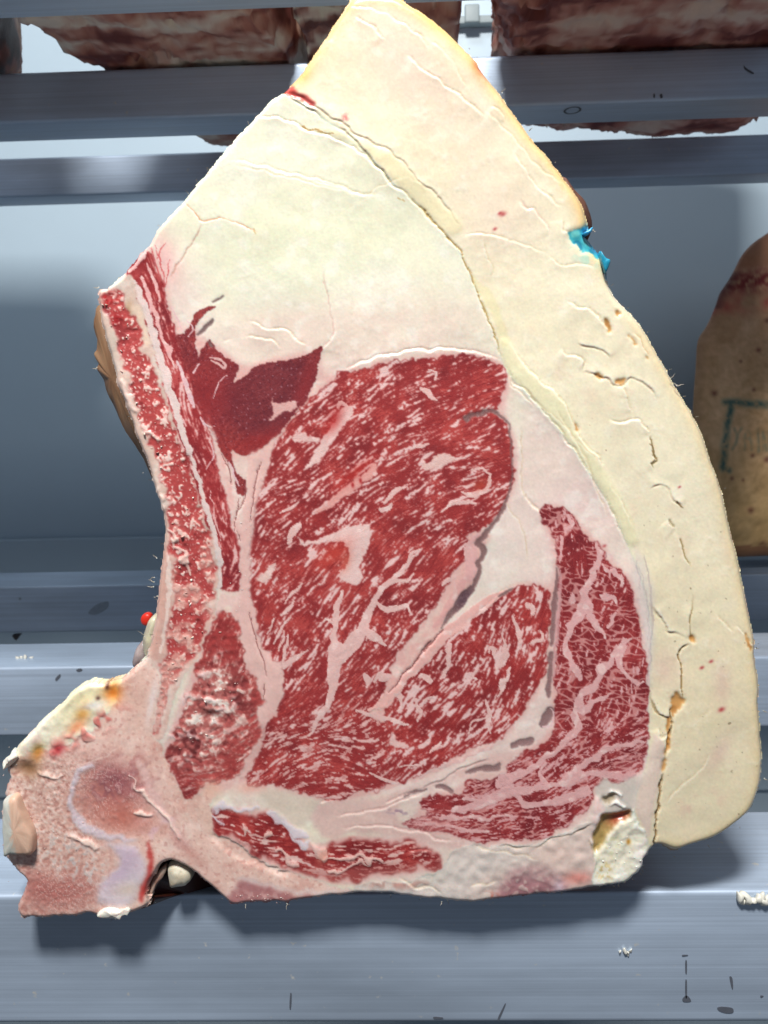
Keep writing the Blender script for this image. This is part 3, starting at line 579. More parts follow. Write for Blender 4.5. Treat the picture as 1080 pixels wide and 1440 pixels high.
# band of fat between the two big muscles, with its split
seam('712,832 700,836 684,848 664,864 646,878 628,890 612,908 596,926 580,942 564,960 550,976 536,990 520,998', [6, 12, 15, 15, 16, 16, 15, 15, 14, 13, 14, 13, 5], col=(226, 176, 168), h=.1)
seam('656,806 648,826 638,842 626,862 612,882', [4, 10, 12, 10, 5], col=(222, 170, 164)); seam('680,750 668,758 662,775 664,795 660,815', [4, 14, 20, 20, 12], col=(220, 172, 168))
seam('640,812 628,816 620,822', [5, 7, 3])
for s in ('624,884 606,904 590,924 574,940 558,960 545,974', '606,900 592,918'):
    c = stroke(s, [1, 2.2, 2, 2, 1], False, .8, .6); lay(c, (112, 52, 50), .75); put(-.9, blur(c, 1))
for s, w in (('638,812 642,830 636,850', [3, 5, 2]), ('722,868 728,884 732,908', [3, 9, 3]), ('706,896 712,918 700,940', [4, 9, 4]), ('634,905 630,930 626,950', [6, 9, 6]), ('588,952 596,950 606,956', [5, 12, 7]), ('680,985 686,1000 690,1030', [4, 9, 3]), ('718,938 710,960 702,976', [4, 8, 4]), ('590,985 588,1005 590,1016', [3, 6, 2]),
             ('598,986 610,982', [3, 5]), ('556,975 560,985 562,1000', [5, 7, 3]), ('748,905 756,900 764,890', [3, 8, 4]), ('740,850 750,855 748,866', [4, 7, 3]), ('660,1030 672,1016 690,1010', [3, 5, 2]), ('604,1060 616,1050 622,1044', [3, 6, 3]), ('590,1092 640,1070 690,1050', [5, 6, 5]), ('688,915 694,908 696,926', [3, 6, 4]), ('672,958 668,948 676,936', [3, 5, 2])):
    seam(s, w, amp=2.2)
# cap veins
CV = (217, 168, 166)
for s, w in (('840,764 842,785 836,803 830,818 824,830 822,844 828,850', [4, 8, 10, 9, 10, 14, 6]), ('828,832 820,855 808,872 798,890 794,903', [11, 12, 13, 11, 8]), ('826,850 830,868 842,884 850,895', [9, 8, 9, 5]), ('794,903 800,925 812,942 816,955', [8, 7, 9, 6]),
             ('868,910 862,926 850,938 842,948 839,962 832,968 820,976 815,990 808,1005', [5, 9, 12, 11, 10, 9, 11, 12, 8]), ('868,916 874,905 880,900 886,896', [6, 8, 7, 3]), ('878,905 872,925 876,940 884,952', [5, 8, 8, 5]), ('845,838 856,838 864,842 870,850', [4, 7, 7, 3]), ('855,885 862,870 868,862', [3, 7, 3]), ('862,800 872,812 878,822', [6, 9, 4]), ('848,792 856,802 864,800', [3, 6, 4]),
             ('812,995 818,1000 834,985 846,982 856,975', [9, 10, 8, 7, 4]), ('884,952 894,962 905,958', [4, 6, 3]), ('808,1005 812,1020 808,1034', [10, 10, 8]), ('800,725 806,742 800,748', [4, 8, 5]), ('803,835 806,850', [4, 6]),
             ('704,1100 722,1092 742,1084 760,1072 780,1056 798,1040 812,1024', [18, 14, 12, 10, 8, 8, 10]), ('640,1140 664,1134 694,1122 724,1114 752,1110 780,1104 800,1096 818,1088 840,1088 862,1090 884,1090', [10, 10, 14, 16, 13, 10, 11, 12, 10, 12, 10]), ('800,1096 816,1078 836,1064 856,1052 880,1046 906,1042', [10, 10, 9, 8, 7, 5]), ('720,1116 740,1130 770,1128 800,1122 826,1112', [8, 8, 12, 13, 14]), ('706,1090 716,1104 708,1116', [12, 12, 8]), ('652,1120 690,1128 720,1120', [5, 6, 8]), ('770,1106 762,1090 770,1074', [5, 6, 4]),
             ('620,1146 650,1150 690,1150 720,1146', [6, 5, 4, 3]), ('600,1156 640,1164 690,1170', [5, 5, 4])):
    seam(s, [v * (1.0 if v > 4 else .9) for v in w], CV, 2.2, .04)
lay(cm * (near(600, 1158, 50, 14, 0)), (216, 160, 156), .45); lay(cm * near(880, 1084, 24, 10, 20), (214, 150, 150), .4)
# fat tongues and hairlines in the small muscles
seam('380,553 385,566 400,565 416,564 415,575 400,578 386,586 377,592 384,578', col=(214, 166, 160), amp=.8); seam('295,503 310,506 318,512 314,516 298,508', [2, 4, 4, 4, 2], col=(216, 170, 166))
for s, w in (('250,508 258,530 268,556 274,572', [3, 6, 8, 4]), ('282,588 288,596 296,600 302,598', [2, 3, 2, 1]), ('262,450 272,460 264,472', [1, 2, 1]), ('300,560 306,542 318,528', [1, 2, 1]), ('322,650 330,668 336,684', [2, 3, 2]), ('290,660 300,640 296,620', [1, 2, 1]), ('272,524 280,512', [3, 2]), ('256,466 250,452 240,430', [1, 2, 1])):
    seam(s, w, (224, 184, 186), .8, .04)
for s, w in (('198,392 210,420 220,450 226,470', [4, 6, 6, 3]), ('206,370 216,395 224,425', [2, 5, 3]), ('226,470 236,490 246,515', [4, 7, 3]), ('240,540 252,575 262,600', [2, 3, 2]), ('246,600 258,635 268,668 276,690', [2, 5, 3, 2]), ('296,690 302,715 304,740 312,760', [1, 2, 2, 1]), ('180,378 200,362 212,352', [6, 7, 4])):
    seam(s, w, (226, 172, 168), 1.4, .04)
# pale tough line along the rib, and the fat column beside the eye
seam('186,394 198,420 206,445 216,470 224,500 234,530 244,560 252,590 262,622 274,660 286,700 296,735 303,765 306,790 306,820', [7, 10, 11, 13, 10, 11, 12, 9, 8, 6, 6, 7, 9, 11, 13], col=(222, 200, 194), amp=1.6, h=.05)
lay(ragged(poly('292,592 300,604 310,640 318,680 326,716 334,745 342,772 340,800 342,830 356,860 340,862 322,850 304,866 308,838 336,836 340,815 338,780 330,742 322,712 314,680 306,645 298,615'), 1, 1.5), (226, 192, 184), .9)
lay(ragged(poly('402,604 392,620 384,634 376,650 366,690 358,740 354,790 356,840 362,880 372,908 384,928 398,936 394,960 398,975 380,1000 372,1022 364,1050 352,1070 344,1090 330,1098 322,1112 300,1110 330,1092 346,1070 358,1050 366,1030 364,1010 370,985 362,955 350,930 344,905 336,880 326,860 338,840 340,780 342,730 345,690 350,640 372,628 390,612'), 1.2, 1.6), (224, 184, 176), .9)
for s in ('338,700 334,716 332,728 330,745', '346,690 344,704 336,716 331,730', '333,745 336,756 337,760', '312,640 316,650 322,660 326,682', '350,860 358,890 366,915 372,930 374,950', '372,960 370,985', '366,650 362,672 356,700 352,735'):
    c = stroke(s, [.8, 1.6, 1.4, .8], False, .7, .6); lay(c, (136, 74, 72), .75); put(-.6, blur(c, 1))
put(.4, blur(stroke('360,640 352,690 348,740 346,800 352,860 366,920 384,950 376,1000 360,1050', [10, 18, 18, 16, 16, 18, 20, 20, 12], False), 4))

# ---------------------------------------------------------------- bone, marrow, gristle
crumb = noise(2.2, 3); crumb2 = noise(4, 3); crumb3 = noise(1.2, 3)
m = M['rib_bone']; lay(m, (214, 186, 172)); lay(m * smooth(700, 800, PY), (212, 172, 160), .7); lay(m * smooth(.4, 1.6, N12), (226, 210, 200), .6)
lay(ragged(poly('224,775 236,770 240,800 238,850 232,890 224,925 208,924 216,880 222,830'), 1, 2.5), (206, 160, 146), .7); lay(stroke('236,780 238,820 236,860 231,890 226,915', [4, 6, 6, 5, 3], False), (228, 208, 198), .8)
lay(m * near(160, 480, 14, 70, -15), (190, 178, 164), .6); lay(near(180, 436, 6, 14, -10), (190, 150, 112), .7); lay(ragged(poly('196,432 204,455 212,480 204,486 194,460 184,432'), 1, 2), (228, 202, 180), .8)
put(.02, m * crumb)
m = M['rib_marrow']; lay(m, (178, 72, 70)); lay(m * smooth(.2, 1.4, N12), (198, 84, 80), .7); lay(m * smooth(1.0, 2.2, -N12 + .3 * crumb), (132, 42, 44), .6)
fl = np.clip(.8 * crumb + .7 * N12 + .5 * crumb2 + .5 * crumb3, -3, 3)
lay(m * smooth(.3, 1.2, fl), (222, 158, 148), .8); lay(m * smooth(1.1, 1.9, fl + .4 * crumb3), (238, 210, 200), .9); lay(m * smooth(1.0, 2.0, noise(1.1, 3)), (236, 196, 188), .6)
lay(m * smooth(690, 840, PY) * smooth(-.5, .8, N12 + crumb2 * .4), (210, 158, 146), .75)
lay(near(154, 419, 12, 9) * smooth(-.5, .8, crumb), (186, 26, 28), .8); lay(near(163, 448, 6, 9), (160, 26, 30), .7)
put(-.7, blur(m, 4)); put(.2, m * smooth(.3, 1.6, fl)); put(.06, m * crumb2); put(.03, m * crumb3)
put(-.4, m * smooth(1.0, 2.0, -N12)); WET[:] = np.where(m > .5, .28, WET)
for s, k in (('170,540 182,552 186,570 192,580', 1), ('205,605 218,612 222,620', 1), ('216,690 228,704 226,716', 1), ('236,745 250,760 246,772', 1), ('250,772 262,790 264,800', 1)):
    lay(stroke(s, [5, 8, 5], False, 3), (232, 204, 192), .8); put(.8, blur(stroke(s, [5, 8, 5], False, 3), 1.5))
m = M['chine_muscle']; gore = near(300, 1000, 55, 40) + near(270, 1050, 40, 40) + near(310, 960, 30, 26)
fl = 1.0 * fbm(7) + .4 * crumb2 + .3 * N12
fl = fl + .35 * crumb; lay(m * gore, (184, 110, 104), .6); lay(m * gore * smooth(.0, 1.3, fl), (218, 168, 158), .85); lay(m * gore * smooth(.9, 1.8, fl + .4 * crumb3), (236, 216, 206), .95); lay(m * gore * smooth(.9, 2.0, -fl), (96, 32, 34), .7)
put(.16, m * np.clip(gore, 0, 1) * smooth(.0, 1.6, fl)); put(-.25, m * np.clip(gore, 0, 1) * smooth(.2, 1.6, -fl)); put(.1, m * crumb)
for x, y, rx, ry, a in ((262, 983, 10, 8, 20), (292, 982, 16, 4, -10), (312, 996, 14, 5, 10), (268, 1034, 16, 6, -25), (310, 920, 10, 4, 30), (286, 948, 8, 6, 0), (330, 985, 5, 8, 0), (246, 1034, 10, 6, 10), (300, 1012, 8, 4, -30), (264, 1068, 12, 4, 40)):
    q = near(x, y, rx, ry, a) * smooth(-.9, .5, crumb); lay(q, (230, 204, 200), .75); put(.35, q)
lay(near(296, 1002, 16, 5, -8), (60, 26, 24), .7); put(-.6, near(298, 1003, 16, 5, -8))
lay(m * near(275, 1098, 20, 22) * smooth(.2, 1.0, LA), (190, 140, 138), .6); lay(m * near(325, 890, 14, 40), (158, 56, 54), .5)
m = M['chine_bone']; lay(m, (229, 192, 178)); lay(m * smooth(.0, 1.6, N12), (236, 210, 198), .6); lay(m * smooth(.5, 1.8, -N12), (212, 158, 146), .5); lay(m * smooth(.5, 1.7, noise(1.4, 3)), (238, 214, 202), .5); lay(m * smooth(.8, 1.9, noise(1.6, 3)), (196, 140, 130), .5)
left = smooth(190, 90, PX - (PY - 1180) * .1) * smooth(1040, 1080, PY)
lay(m * left, (216, 178, 164), .8); lay(m * left * smooth(.2, 1.3, crumb + .5 * crumb3), (238, 214, 202), .8); lay(m * left * smooth(.5, 1.6, -crumb - .5 * crumb3), (178, 124, 114), .6)
put(.07, m * left * smooth(-.5, 1.5, crumb)); put(.015, m * crumb); put(.05, m * crumb3 * left)
lay(m * (near(70, 1260, 50, 26, 15) + near(50, 1240, 24, 22) + near(110, 1250, 40, 30)), (182, 118, 110), .65); lay(m * (near(120, 1215, 40, 22, -40)) * smooth(.1, 1.2, crumb + crumb2 * .5), (214, 204, 200), .8); lay(m * near(100, 1200, 55, 30, -35) * smooth(.3, 1.2, crumb), (196, 184, 180), .7)
lay(m * near(152, 1122, 52, 50, 30), (186, 112, 102), .8); lay(m * near(165, 1098, 38, 22, -25), (150, 84, 90), .8); lay(m * near(150, 1110, 30, 16, 10) * smooth(-.6, .9, crumb), (126, 68, 80), .55); lay(m * near(190, 1085, 26, 30, 50) * smooth(-.4, 1, crumb2), (164, 96, 100), .5); lay(m * near(175, 1150, 30, 22), (188, 100, 84), .6); put(-.5, near(150, 1125, 44, 40, 20)); put(.04, m * near(160, 1115, 60, 50) * crumb)
lay(m * smooth(.9, 1.8, crumb) * near(170, 1110, 50, 40), (214, 168, 162), .6)
lay(m * ragged(poly('206,1180 214,1200 214,1225 208,1250 200,1268 194,1258 202,1236 208,1216'), 1.2, 2), (186, 44, 40), .85); lay(m * near(205, 1160, 18, 14), (204, 140, 130), .6)
lay(m * ragged(poly('190,1070 204,1110 222,1148 244,1180 262,1196 270,1190 240,1150 214,1100 204,1068'), 1.6, 2), (228, 190, 184), .7); lay(m * near(225, 1165, 20, 20) * smooth(.1, 1.2, crumb2), (222, 186, 196), .8)
for s, w in (('182,1092 192,1104 204,1118 218,1134 232,1150 244,1166 252,1176', [1, 3, 4, 3, 4, 4, 2]), ('190,1140 200,1142 212,1146', [4, 8, 3]), ('100,1172 116,1182 130,1186 138,1192', [4, 7, 7, 4]), ('52,1086 70,1092 84,1090', [2, 5, 2])):
    q = stroke(s, w, False, 2); lay(q, (238, 212, 200), .85); put(.9, blur(q, 1.2))
for s in ('96,1072 112,1076 124,1086', '100,1080 150,1062 180,1040', '200,1010 180,1030 160,1044', '240,1130 300,1180', '250,1150 290,1172', '262,1144 275,1160'):
    lay(stroke(s, [1, 2, 1], False), (232, 202, 190), .6)
lay(m * near(200, 990, 26, 40, 25), (216, 176, 160), .6); lay(near(214, 985, 5, 34, -12) * INSIDE, (232, 222, 222), .6)
lay(m * ragged(poly('318,1276 330,1246 350,1238 380,1246 410,1256 440,1262 420,1280 330,1285'), 2, 3), (160, 96, 100), .75); lay(m * near(370, 1262, 50, 9) * smooth(.0, 1.1, crumb), (216, 172, 166), .8); lay(m * ragged(poly('330,1236 360,1236 400,1246 450,1250 500,1252 500,1258 440,1258 380,1248'), 1.5, 2), (224, 206, 202), .7)
lay(m * (near(290, 1150, 14, 40, 40)), (214, 180, 164), .6); lay(m * near(258, 1190, 40, 8, -42), (190, 130, 120), .6)
put(-.8, m * blur(ragged(poly('300,1172 330,1184 360,1202 400,1222 400,1230 350,1212 310,1190')), 2))
tr = worley(4.6, 1, 1.4, 30, 1.2); trm = m * np.clip(left + near(150, 1122, 54, 50, 30) + .5 * near(240, 1180, 60, 50), 0, 1)
lay(trm * smooth(.12, .02, tr) * smooth(-1, .6, N12), (240, 216, 206), .5); lay(trm * smooth(.45, .75, tr), (176, 112, 104), .3)
# cavity pit and edge fat of the vertebra
m = M['kidney_fat']; lay(m, (234, 226, 204)); lay(m * smooth(.2, 1.6, N12), (238, 234, 216), .8); lay(m * (near(120, 975, 40, 16, 25) + near(110, 1000, 40, 16, 30)), (230, 218, 164), .45)
lay(near(158, 975, 13, 16, -20) * INSIDE, (238, 132, 40), .9); lay(near(118, 1000, 9, 14, -30) * m, (226, 150, 52), .8); lay(near(108, 1022, 16, 8, 35) * INSIDE, (226, 132, 84), .7); lay(near(53, 1058, 8, 14, -20) * INSIDE, (206, 142, 50), .85); lay(near(82, 1052, 11, 8, 40) * INSIDE, (188, 34, 44), .85)
lay((near(110, 1036, 50, 14, 28) + near(150, 1008, 26, 10, 20)) * INSIDE * smooth(-.2, 1.0, crumb2), (206, 112, 104), .75); lay(near(38, 1040, 20, 18) * m * smooth(-.3, .9, crumb2), (230, 190, 182), .8); lay((near(35, 1075, 20, 12) + near(44, 1084, 14, 12)) * INSIDE, (150, 112, 84), .7)
lay(near(150, 966, 3, 5) + near(138, 982, 3, 3), (70, 26, 20), .8); lay(near(130, 992, 20, 7, 10) * INSIDE, (240, 236, 234), .8)
put(.25, m * N12); put(.07, m * crumb2); put(-1.2, near(158, 978, 9, 10)); put(-1.5, near(52, 1060, 8, 12)); put(-1.6, near(38, 1080, 16, 10)); put(.9, (near(110, 1036, 50, 14, 28)) * smooth(.2, 1.4, crumb2))
# cartilage: bluish white and smooth
m = blur(M['cartilage'], 1.6); lay(m, (216, 208, 220), .72); lay(m * near(165, 1220, 30, 20, 50), (186, 160, 190), .6); lay(m * near(190, 1200, 18, 22), (206, 180, 196), .6); lay(m * near(180, 1250, 20, 10), (206, 186, 160), .5); put(.35, blur(m, 2))
for s, w in (('302,1142 308,1136 330,1138 350,1138 366,1136', [6, 8, 7, 6, 3]), ('378,1140 392,1150 404,1162 418,1172 432,1176', [8, 14, 14, 14, 8]), ('410,1176 424,1188 436,1184', [5, 8, 5]), ('300,1150 314,1158', [5, 3])):
    q = stroke(s, [v * .85 for v in w], False, 2.2, 1.8); lay(q, (222, 210, 216), .9); put(.3, blur(q, 1.5))
for s, w in (('440,1190 450,1198 456,1212', [5, 12, 10]), ('396,1196 404,1208 420,1216', [6, 8, 4]), ('452,1212 480,1206 510,1204 540,1212', [3, 6, 8, 5]), ('372,1176 380,1172', [6, 5]), ('344,1160 346,1180', [3, 4]), ('466,1226 500,1214 520,1210', [4, 4, 3])):
    q = stroke(s, w, False, 2.4, .9); lay(q, (228, 190, 180), .9); put(.6, blur(q, 1.5))
lay(near(454, 1204, 7, 12, -30), (222, 150, 128), .6)
# pale fat and cartilage along the bottom
z = ragged(poly('362,1112 385,1110 410,1114 440,1122 460,1130 446,1150 420,1160 396,1146 380,1134'), 1.2, 3); lay(z, (214, 198, 182), .9); lay(near(350, 1108, 20, 8), (232, 176, 160), .7); lay(near(298, 1110, 14, 12), (234, 184, 162), .8)
z = ragged(poly('450,1130 520,1122 580,1106 640,1086 690,1060 740,1062 720,1080 690,1096 650,1096 600,1108 566,1126 560,1150 580,1166 640,1180 700,1186 640,1192 560,1176 500,1172 460,1180 440,1160'), 1.4, 3) * (1 - LEAN); lay(z, (218, 184, 176), .9); lay(z * smooth(.3, 1.6, N12), (230, 208, 200), .7)
for s in ('470,1148 520,1140 560,1128 600,1112', '480,1164 530,1160 580,1168 640,1184', '540,1128 580,1114', '700,1062 660,1076 620,1096 590,1110', '450,1130 470,1124'):
    lip(s, a=.5, light=.4, crackcol=(190, 140, 134))
lay((near(566, 1142, 14, 4, -10) + near(552, 1140, 10, 3)) * smooth(-.5, .8, crumb), (150, 120, 140), .6)
m = M['base_bone']; lay(m, (215, 196, 186)); lay(m * smooth(.2, 1.6, N12), (222, 208, 198), .7); lay(m * ragged(poly('640,1196 690,1190 745,1192 760,1206 735,1222 700,1224 660,1246 640,1262 610,1258 600,1236 620,1216'), 1.4, 5), (216, 205, 197), .8)
lay(m * ragged(poly('716,1226 740,1218 766,1222 786,1232 796,1254 770,1268 720,1274 690,1272 704,1248'), 2, 5), (150, 96, 104), .8); lay(m * near(745, 1245, 45, 26) * smooth(.0, 1.1, crumb), (206, 184, 176), .75); lay(m * near(762, 1228, 40, 10), (192, 172, 166), .5); lay(m * near(786, 1246, 8, 14), (216, 198, 208), .8)
lay(m * near(812, 1234, 22, 10), (206, 118, 108), .75); lay(m * near(780, 1200, 50, 20), (224, 196, 184), .7); lay(m * near(600, 1228, 24, 16), (212, 206, 194), .8); lay(m * near(540, 1256, 60, 6), (228, 224, 222), .8); lay(m * near(560, 1242, 50, 6) * smooth(-.3, .9, crumb2), (176, 120, 110), .7); lay(m * near(690, 1262, 14, 8) * smooth(.2, 1, crumb), (190, 100, 84), .7); lay(m * near(650, 1254, 26, 10), (228, 214, 206), .6)
put(.14, m * crumb2); put(.10, m * crumb * near(745, 1245, 60, 30))
for s, k in (('700,1185 730,1190 752,1188 770,1180 800,1170 822,1164 834,1154', dict(a=1.0, side=-1, light=.7)), ('664,1192 690,1194 720,1198 760,1210', dict(a=.3)), ('590,1216 602,1222 606,1238 598,1252', dict(a=.7)), ('560,1236 585,1246 604,1248 622,1256', dict(a=.6)), ('660,1244 700,1240', dict(a=.4)), ('826,1180 834,1196 836,1214', dict(a=.8, side=-1, light=.5)), ('570,1200 590,1194 606,1196 618,1208 622,1222', dict(a=.6, crackcol=(190, 90, 84), ck=.7))):
    lip(s, **k)
# notch: grey film, brown recess, white crumbling fat
z = ragged(poly('848,1096 862,1100 880,1098 894,1090 902,1092 898,1110 890,1128 886,1138 868,1142 852,1146 846,1140 842,1126 836,1110'), 1, 1.6); lay(z, (204, 194, 184), .9)
for s, w in (('850,1122 862,1112 874,1118', [4, 5, 3]), ('856,1130 868,1126 878,1134', [5, 7, 4])):
    q = stroke(s, w, False, 1.4); lay(q, (238, 234, 228), .9); put(1.0, blur(q, 1.2))
z = ragged(poly('848,1122 856,1116 866,1114 862,1124 854,1130'), 1, 1.2); lay(z, (142, 122, 92), .7); put(-1.6, blur(z, 1.5))
hole = ragged(poly('848,1146 866,1143 884,1139 886,1144 878,1152 868,1158 860,1168 852,1180 846,1194 838,1204 834,1192 836,1176 841,1164'), 1, 1.2)
m = M['notch_fat']; lay(m, (232, 226, 206)); lay(m * smooth(.2, 1.4, N12 + .5 * crumb2), (242, 240, 230), .8); lay(m * near(858, 1188, 12, 26, -20) * smooth(.0, 1.0, crumb), (206, 202, 160), .7); lay(m * near(850, 1225, 12, 14) * smooth(.2, 1, crumb3), (206, 176, 110), .8); lay(near(884, 1184, 3, 4), (190, 130, 40), .9); lay(m * near(905, 1192, 8, 20) * smooth(0, 1, crumb2), (222, 196, 196), .6)
put(.25, m * smooth(-.3, 1.6, crumb2)); put(.35, m * N12)
lay(hole, (176, 146, 88), .95); lay(hole * near(872, 1152, 16, 10, 30), (176, 66, 48), .85); lay(hole * near(846, 1180, 8, 16), (168, 142, 84), .6); put(-3.2, blur(hole, 1.8)); HOLE = hole
q = ragged(poly('838,1120 846,1128 848,1140 842,1152 838,1160 832,1150 834,1132'), 1, 1.6); lay(q, (228, 200, 194), .9); put(1.2, blur(q, 2)); lay(near(842, 1145, 6, 8) * smooth(0, 1, crumb), (240, 232, 228), .8)
z = ragged(poly('894,1092 906,1082 914,1060 918,1030 928,1040 934,1060 928,1090 924,1110 918,1140 914,1170 908,1180 902,1160 896,1140 890,1128 898,1110'), 1, 2); lay(z, (222, 200, 190), .8); put(.8, blur(z, 4))
# gristle
m = blur(M['gristle'], .8); lay(m, (122, 90, 88), .85); lay(m * (near(735, 1060, 60, 60) + near(620, 1105, 50, 30)), (160, 124, 122), .75); lay(m * near(777, 890, 20, 110), (150, 108, 108), .6); lay(m * smooth(.1, 1.3, crumb3), (140, 110, 108), .6); lay(m * near(654, 845, 16, 20), (84, 58, 70), .8); lay(m * smooth(830, 850, PY + 0 * PX) * smooth(.0, 1.0, crumb3), (150, 122, 122), .5); lay(m * near(300, 450, 40, 60), (118, 98, 94), .6)
lay(np.clip(stroke('774,994 780,1006 774,1020 762,1022', [2, 3, 3, 2], False), 0, 1), (226, 190, 190), .8); put(-.35, blur(m, 1.5)); WET[:] = np.where(m > .5, .5, WET)
lay(stroke('788,800 789,830 786,860 783,890 781,920 779,950', [2, 4, 5, 5, 4, 3], False), (204, 150, 150), .8)
# dyed notch
m = M['ink_mark']; lay(m, (64, 172, 184)); lay(m * smooth(-.2, 1.4, crumb2), (128, 214, 208), .8); lay(m * smooth(.7, 1.7, -crumb2), (22, 112, 146), .7); lay(m * near(852, 382, 8, 10), (16, 92, 120), .8); lay(m * near(842, 350, 20, 5, -48), (40, 150, 214), .7); put(-1.2, blur(m, 3)); put(.2, m * crumb2)
lay(near(824, 362, 22, 12, -40) * INSIDE * (1 - M['ink_mark']) * smooth(-.2, .9, crumb2), (150, 214, 200), .5); lay(near(829, 320, 6, 7) * INSIDE, (60, 170, 220), .8)
lay(smooth(.9, .3, blur(INSIDE, 3)) * CAPSIDE * near(830, 350, 50, 50) , (170, 206, 196), .4)
# whole-surface grain, soft rounding at the rim
COL *= 1 + .010 * noise(1.0)[..., None] + .006 * N12[..., None]
COL[:] = np.clip(COL, 8, 246)
HT -= 2.4 * (1 - smooth(.5, 1.0, SOFT_IN)) ** 1.5 * 1.0
HT -= 3.0 * (1 - smooth(.5, .98, blur(INSIDE, 10))) ** 1.4 * CAPSIDE
HT += .4 * N80
HT[:] = HT * INSIDE + HT * (1 - INSIDE) * .5
HT[:] = blur(HT, .7)
LAB = lab()
# ---------------------------------------------------------------- the beef in front
FACE_Y = .42
KALB = 1.0
TINT = lin(np.clip(COL, 0, 255)) * KALB
HW = HT * .001                                       # relief in metres, towards the camera
P0 = at(PX, PY, FACE_Y)
P3 = P0.copy(); P3[..., 1] -= HW
beef = empty('beef_rib', (0, .47, ZS), 'large cut beef rib with marbled red eye and thick cream fat, on the front rail', 'beef rib')
PARTMAT = dict(seam_fat=M_FAT, fat_cap=M_FAT, base_bone=M_BONE, chine_bone=M_BONE, kidney_fat=M_FAT, rib_bone=M_BONE, rib_muscle=M_LEAN, rib_marrow=M_WET, chine_muscle=M_WET, base_muscle=M_LEAN, dark_muscle=M_LEAN, cap_muscle=M_LEAN,
               inner_muscle=M_LEAN, rib_eye=M_LEAN, notch_fat=M_FAT, gristle=M_LEAN, cartilage=M_BONE, ink_mark=M_FAT)
IDX = np.arange(GH * GW).reshape(GH, GW)
cell = LAB[:-1, :-1]
ok = (LAB[:-1, :-1] > 0) & (LAB[1:, :-1] > 0) & (LAB[:-1, 1:] > 0) & (LAB[1:, 1:] > 0)
flatP = P3.reshape(-1, 3); flatT = TINT.reshape(-1, 3); flat0 = P0.reshape(-1, 3)
JOBS = []
for i, name in enumerate(PARTS):
    sel = ok & (cell == i + 1)
    if name != 'gristle': JOBS.append((name, sel))
    else: JOBS += [(name, sel & (GID[:-1, :-1] == k)) for k in range(len(GR))]
for name, sel in JOBS:
    if sel.sum() < 8: continue
    a = IDX[:-1, :-1][sel]; b = IDX[1:, :-1][sel]; c = IDX[1:, 1:][sel]; d = IDX[:-1, 1:][sel]
    q = np.stack([a, b, c, d], 1)
    used, inv = np.unique(q, return_inverse=True); fc = inv.reshape(-1, 4)
    V = flatP[used]; T = flatT[used]
    # rim of the part goes back 9 mm so that it is a slice with thickness, not a sheet
    e = np.concatenate([fc[:, [0, 1]], fc[:, [1, 2]], fc[:, [2, 3]], fc[:, [3, 0]]])
    key = e[:, 0].astype(np.int64) * len(used) + e[:, 1]; rev = e[:, 1].astype(np.int64) * len(used) + e[:, 0]
    rim = e[~np.isin(key, rev)]
    n = len(V); ru, rinv = np.unique(rim, return_inverse=True); rinv = rinv.reshape(-1, 2); m = len(ru)
    top = V[ru].copy(); top[:, 1] += .0002; bot = flat0[used][ru].copy(); bot[:, 1] += .009
    V = np.vstack([V, top, bot]); T = np.vstack([T, T[ru], T[ru]])
    fr = np.stack([n + rinv[:, 1], n + rinv[:, 0], n + m + rinv[:, 0], n + m + rinv[:, 1]], 1)
    link(name, mesh(name, V, np.vstack([fc, fr]), T), PARTMAT[name], beef)
# the rest of the joint behind the cut: its outline carried back along the ribs
ol = spline(OUTLINE, True, 2); nO = len(ol)
edgeT = np.zeros((nO, 3))
for k, (x, y) in enumerate(ol):
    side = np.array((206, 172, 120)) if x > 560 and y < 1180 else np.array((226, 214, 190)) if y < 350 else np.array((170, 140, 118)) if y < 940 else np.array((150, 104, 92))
    if 204 < x < 318 and 1205 < y: side = np.array((70, 34, 32))  # gap under the bone: its shade is put into the colour
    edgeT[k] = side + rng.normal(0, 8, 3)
RV = []; RT = []
base = at(ol[:, 0], ol[:, 1], FACE_Y)
cen = base.mean(0)
LAYERS = [(.006, .997), (.02, .995), (.05, .985), (.10, .975), (.17, .97), (.26, .96), (.36, .93), (.43, .85)]
for dy, sc in LAYERS:
    p = cen + (base - cen) * sc; p[:, 1] = FACE_Y + dy
    for k in range(nO):
        s = mnoise.noise(Vector((p[k, 0] * 22, dy * 22, p[k, 2] * 22))) * .004 * min(1, dy / .03)
        p[k, [0, 2]] += (p[k, [0, 2]] - cen[[0, 2]]) / np.linalg.norm(p[k, [0, 2]] - cen[[0, 2]]) * s
    ch = np.clip((np.minimum(ol[:, 1] - 925, 40) / 40), 0, 1) * np.clip((330 - ol[:, 0]) / 100, 0, 1)          # the chine narrows quickly behind the cut
    p[:, 0] += ch * min(.22, max(0, dy - .012) * 1.6); p[:, 2] -= ch * min(.03, dy * .4)
    if dy > .015: p[:, 2] = np.where(p[:, 2] < ZS + .03, np.where(p[:, 2] < ZS + .016, ZS + .0006, p[:, 2]), p[:, 2])
    p[:, 2] = np.maximum(p[:, 2], ZS + .0006)
    RV.append(p); RT.append(edgeT)
V = np.vstack(RV); T = lin(np.clip(np.vstack(RT), 0, 255)) * .9
nl = len(LAYERS); fs = []
for l in range(nl - 1):
    for k in range(nO):
        k2 = (k + 1) % nO
        fs.append((l * nO + k, (l + 1) * nO + k, (l + 1) * nO + k2, l * nO + k2))
fs.append(tuple((nl - 1) * nO + k for k in range(nO))); fs.append(tuple(reversed(range(nO))))
link('joint_side', mesh('joint_side', V, fs, T), M_FAT, beef)

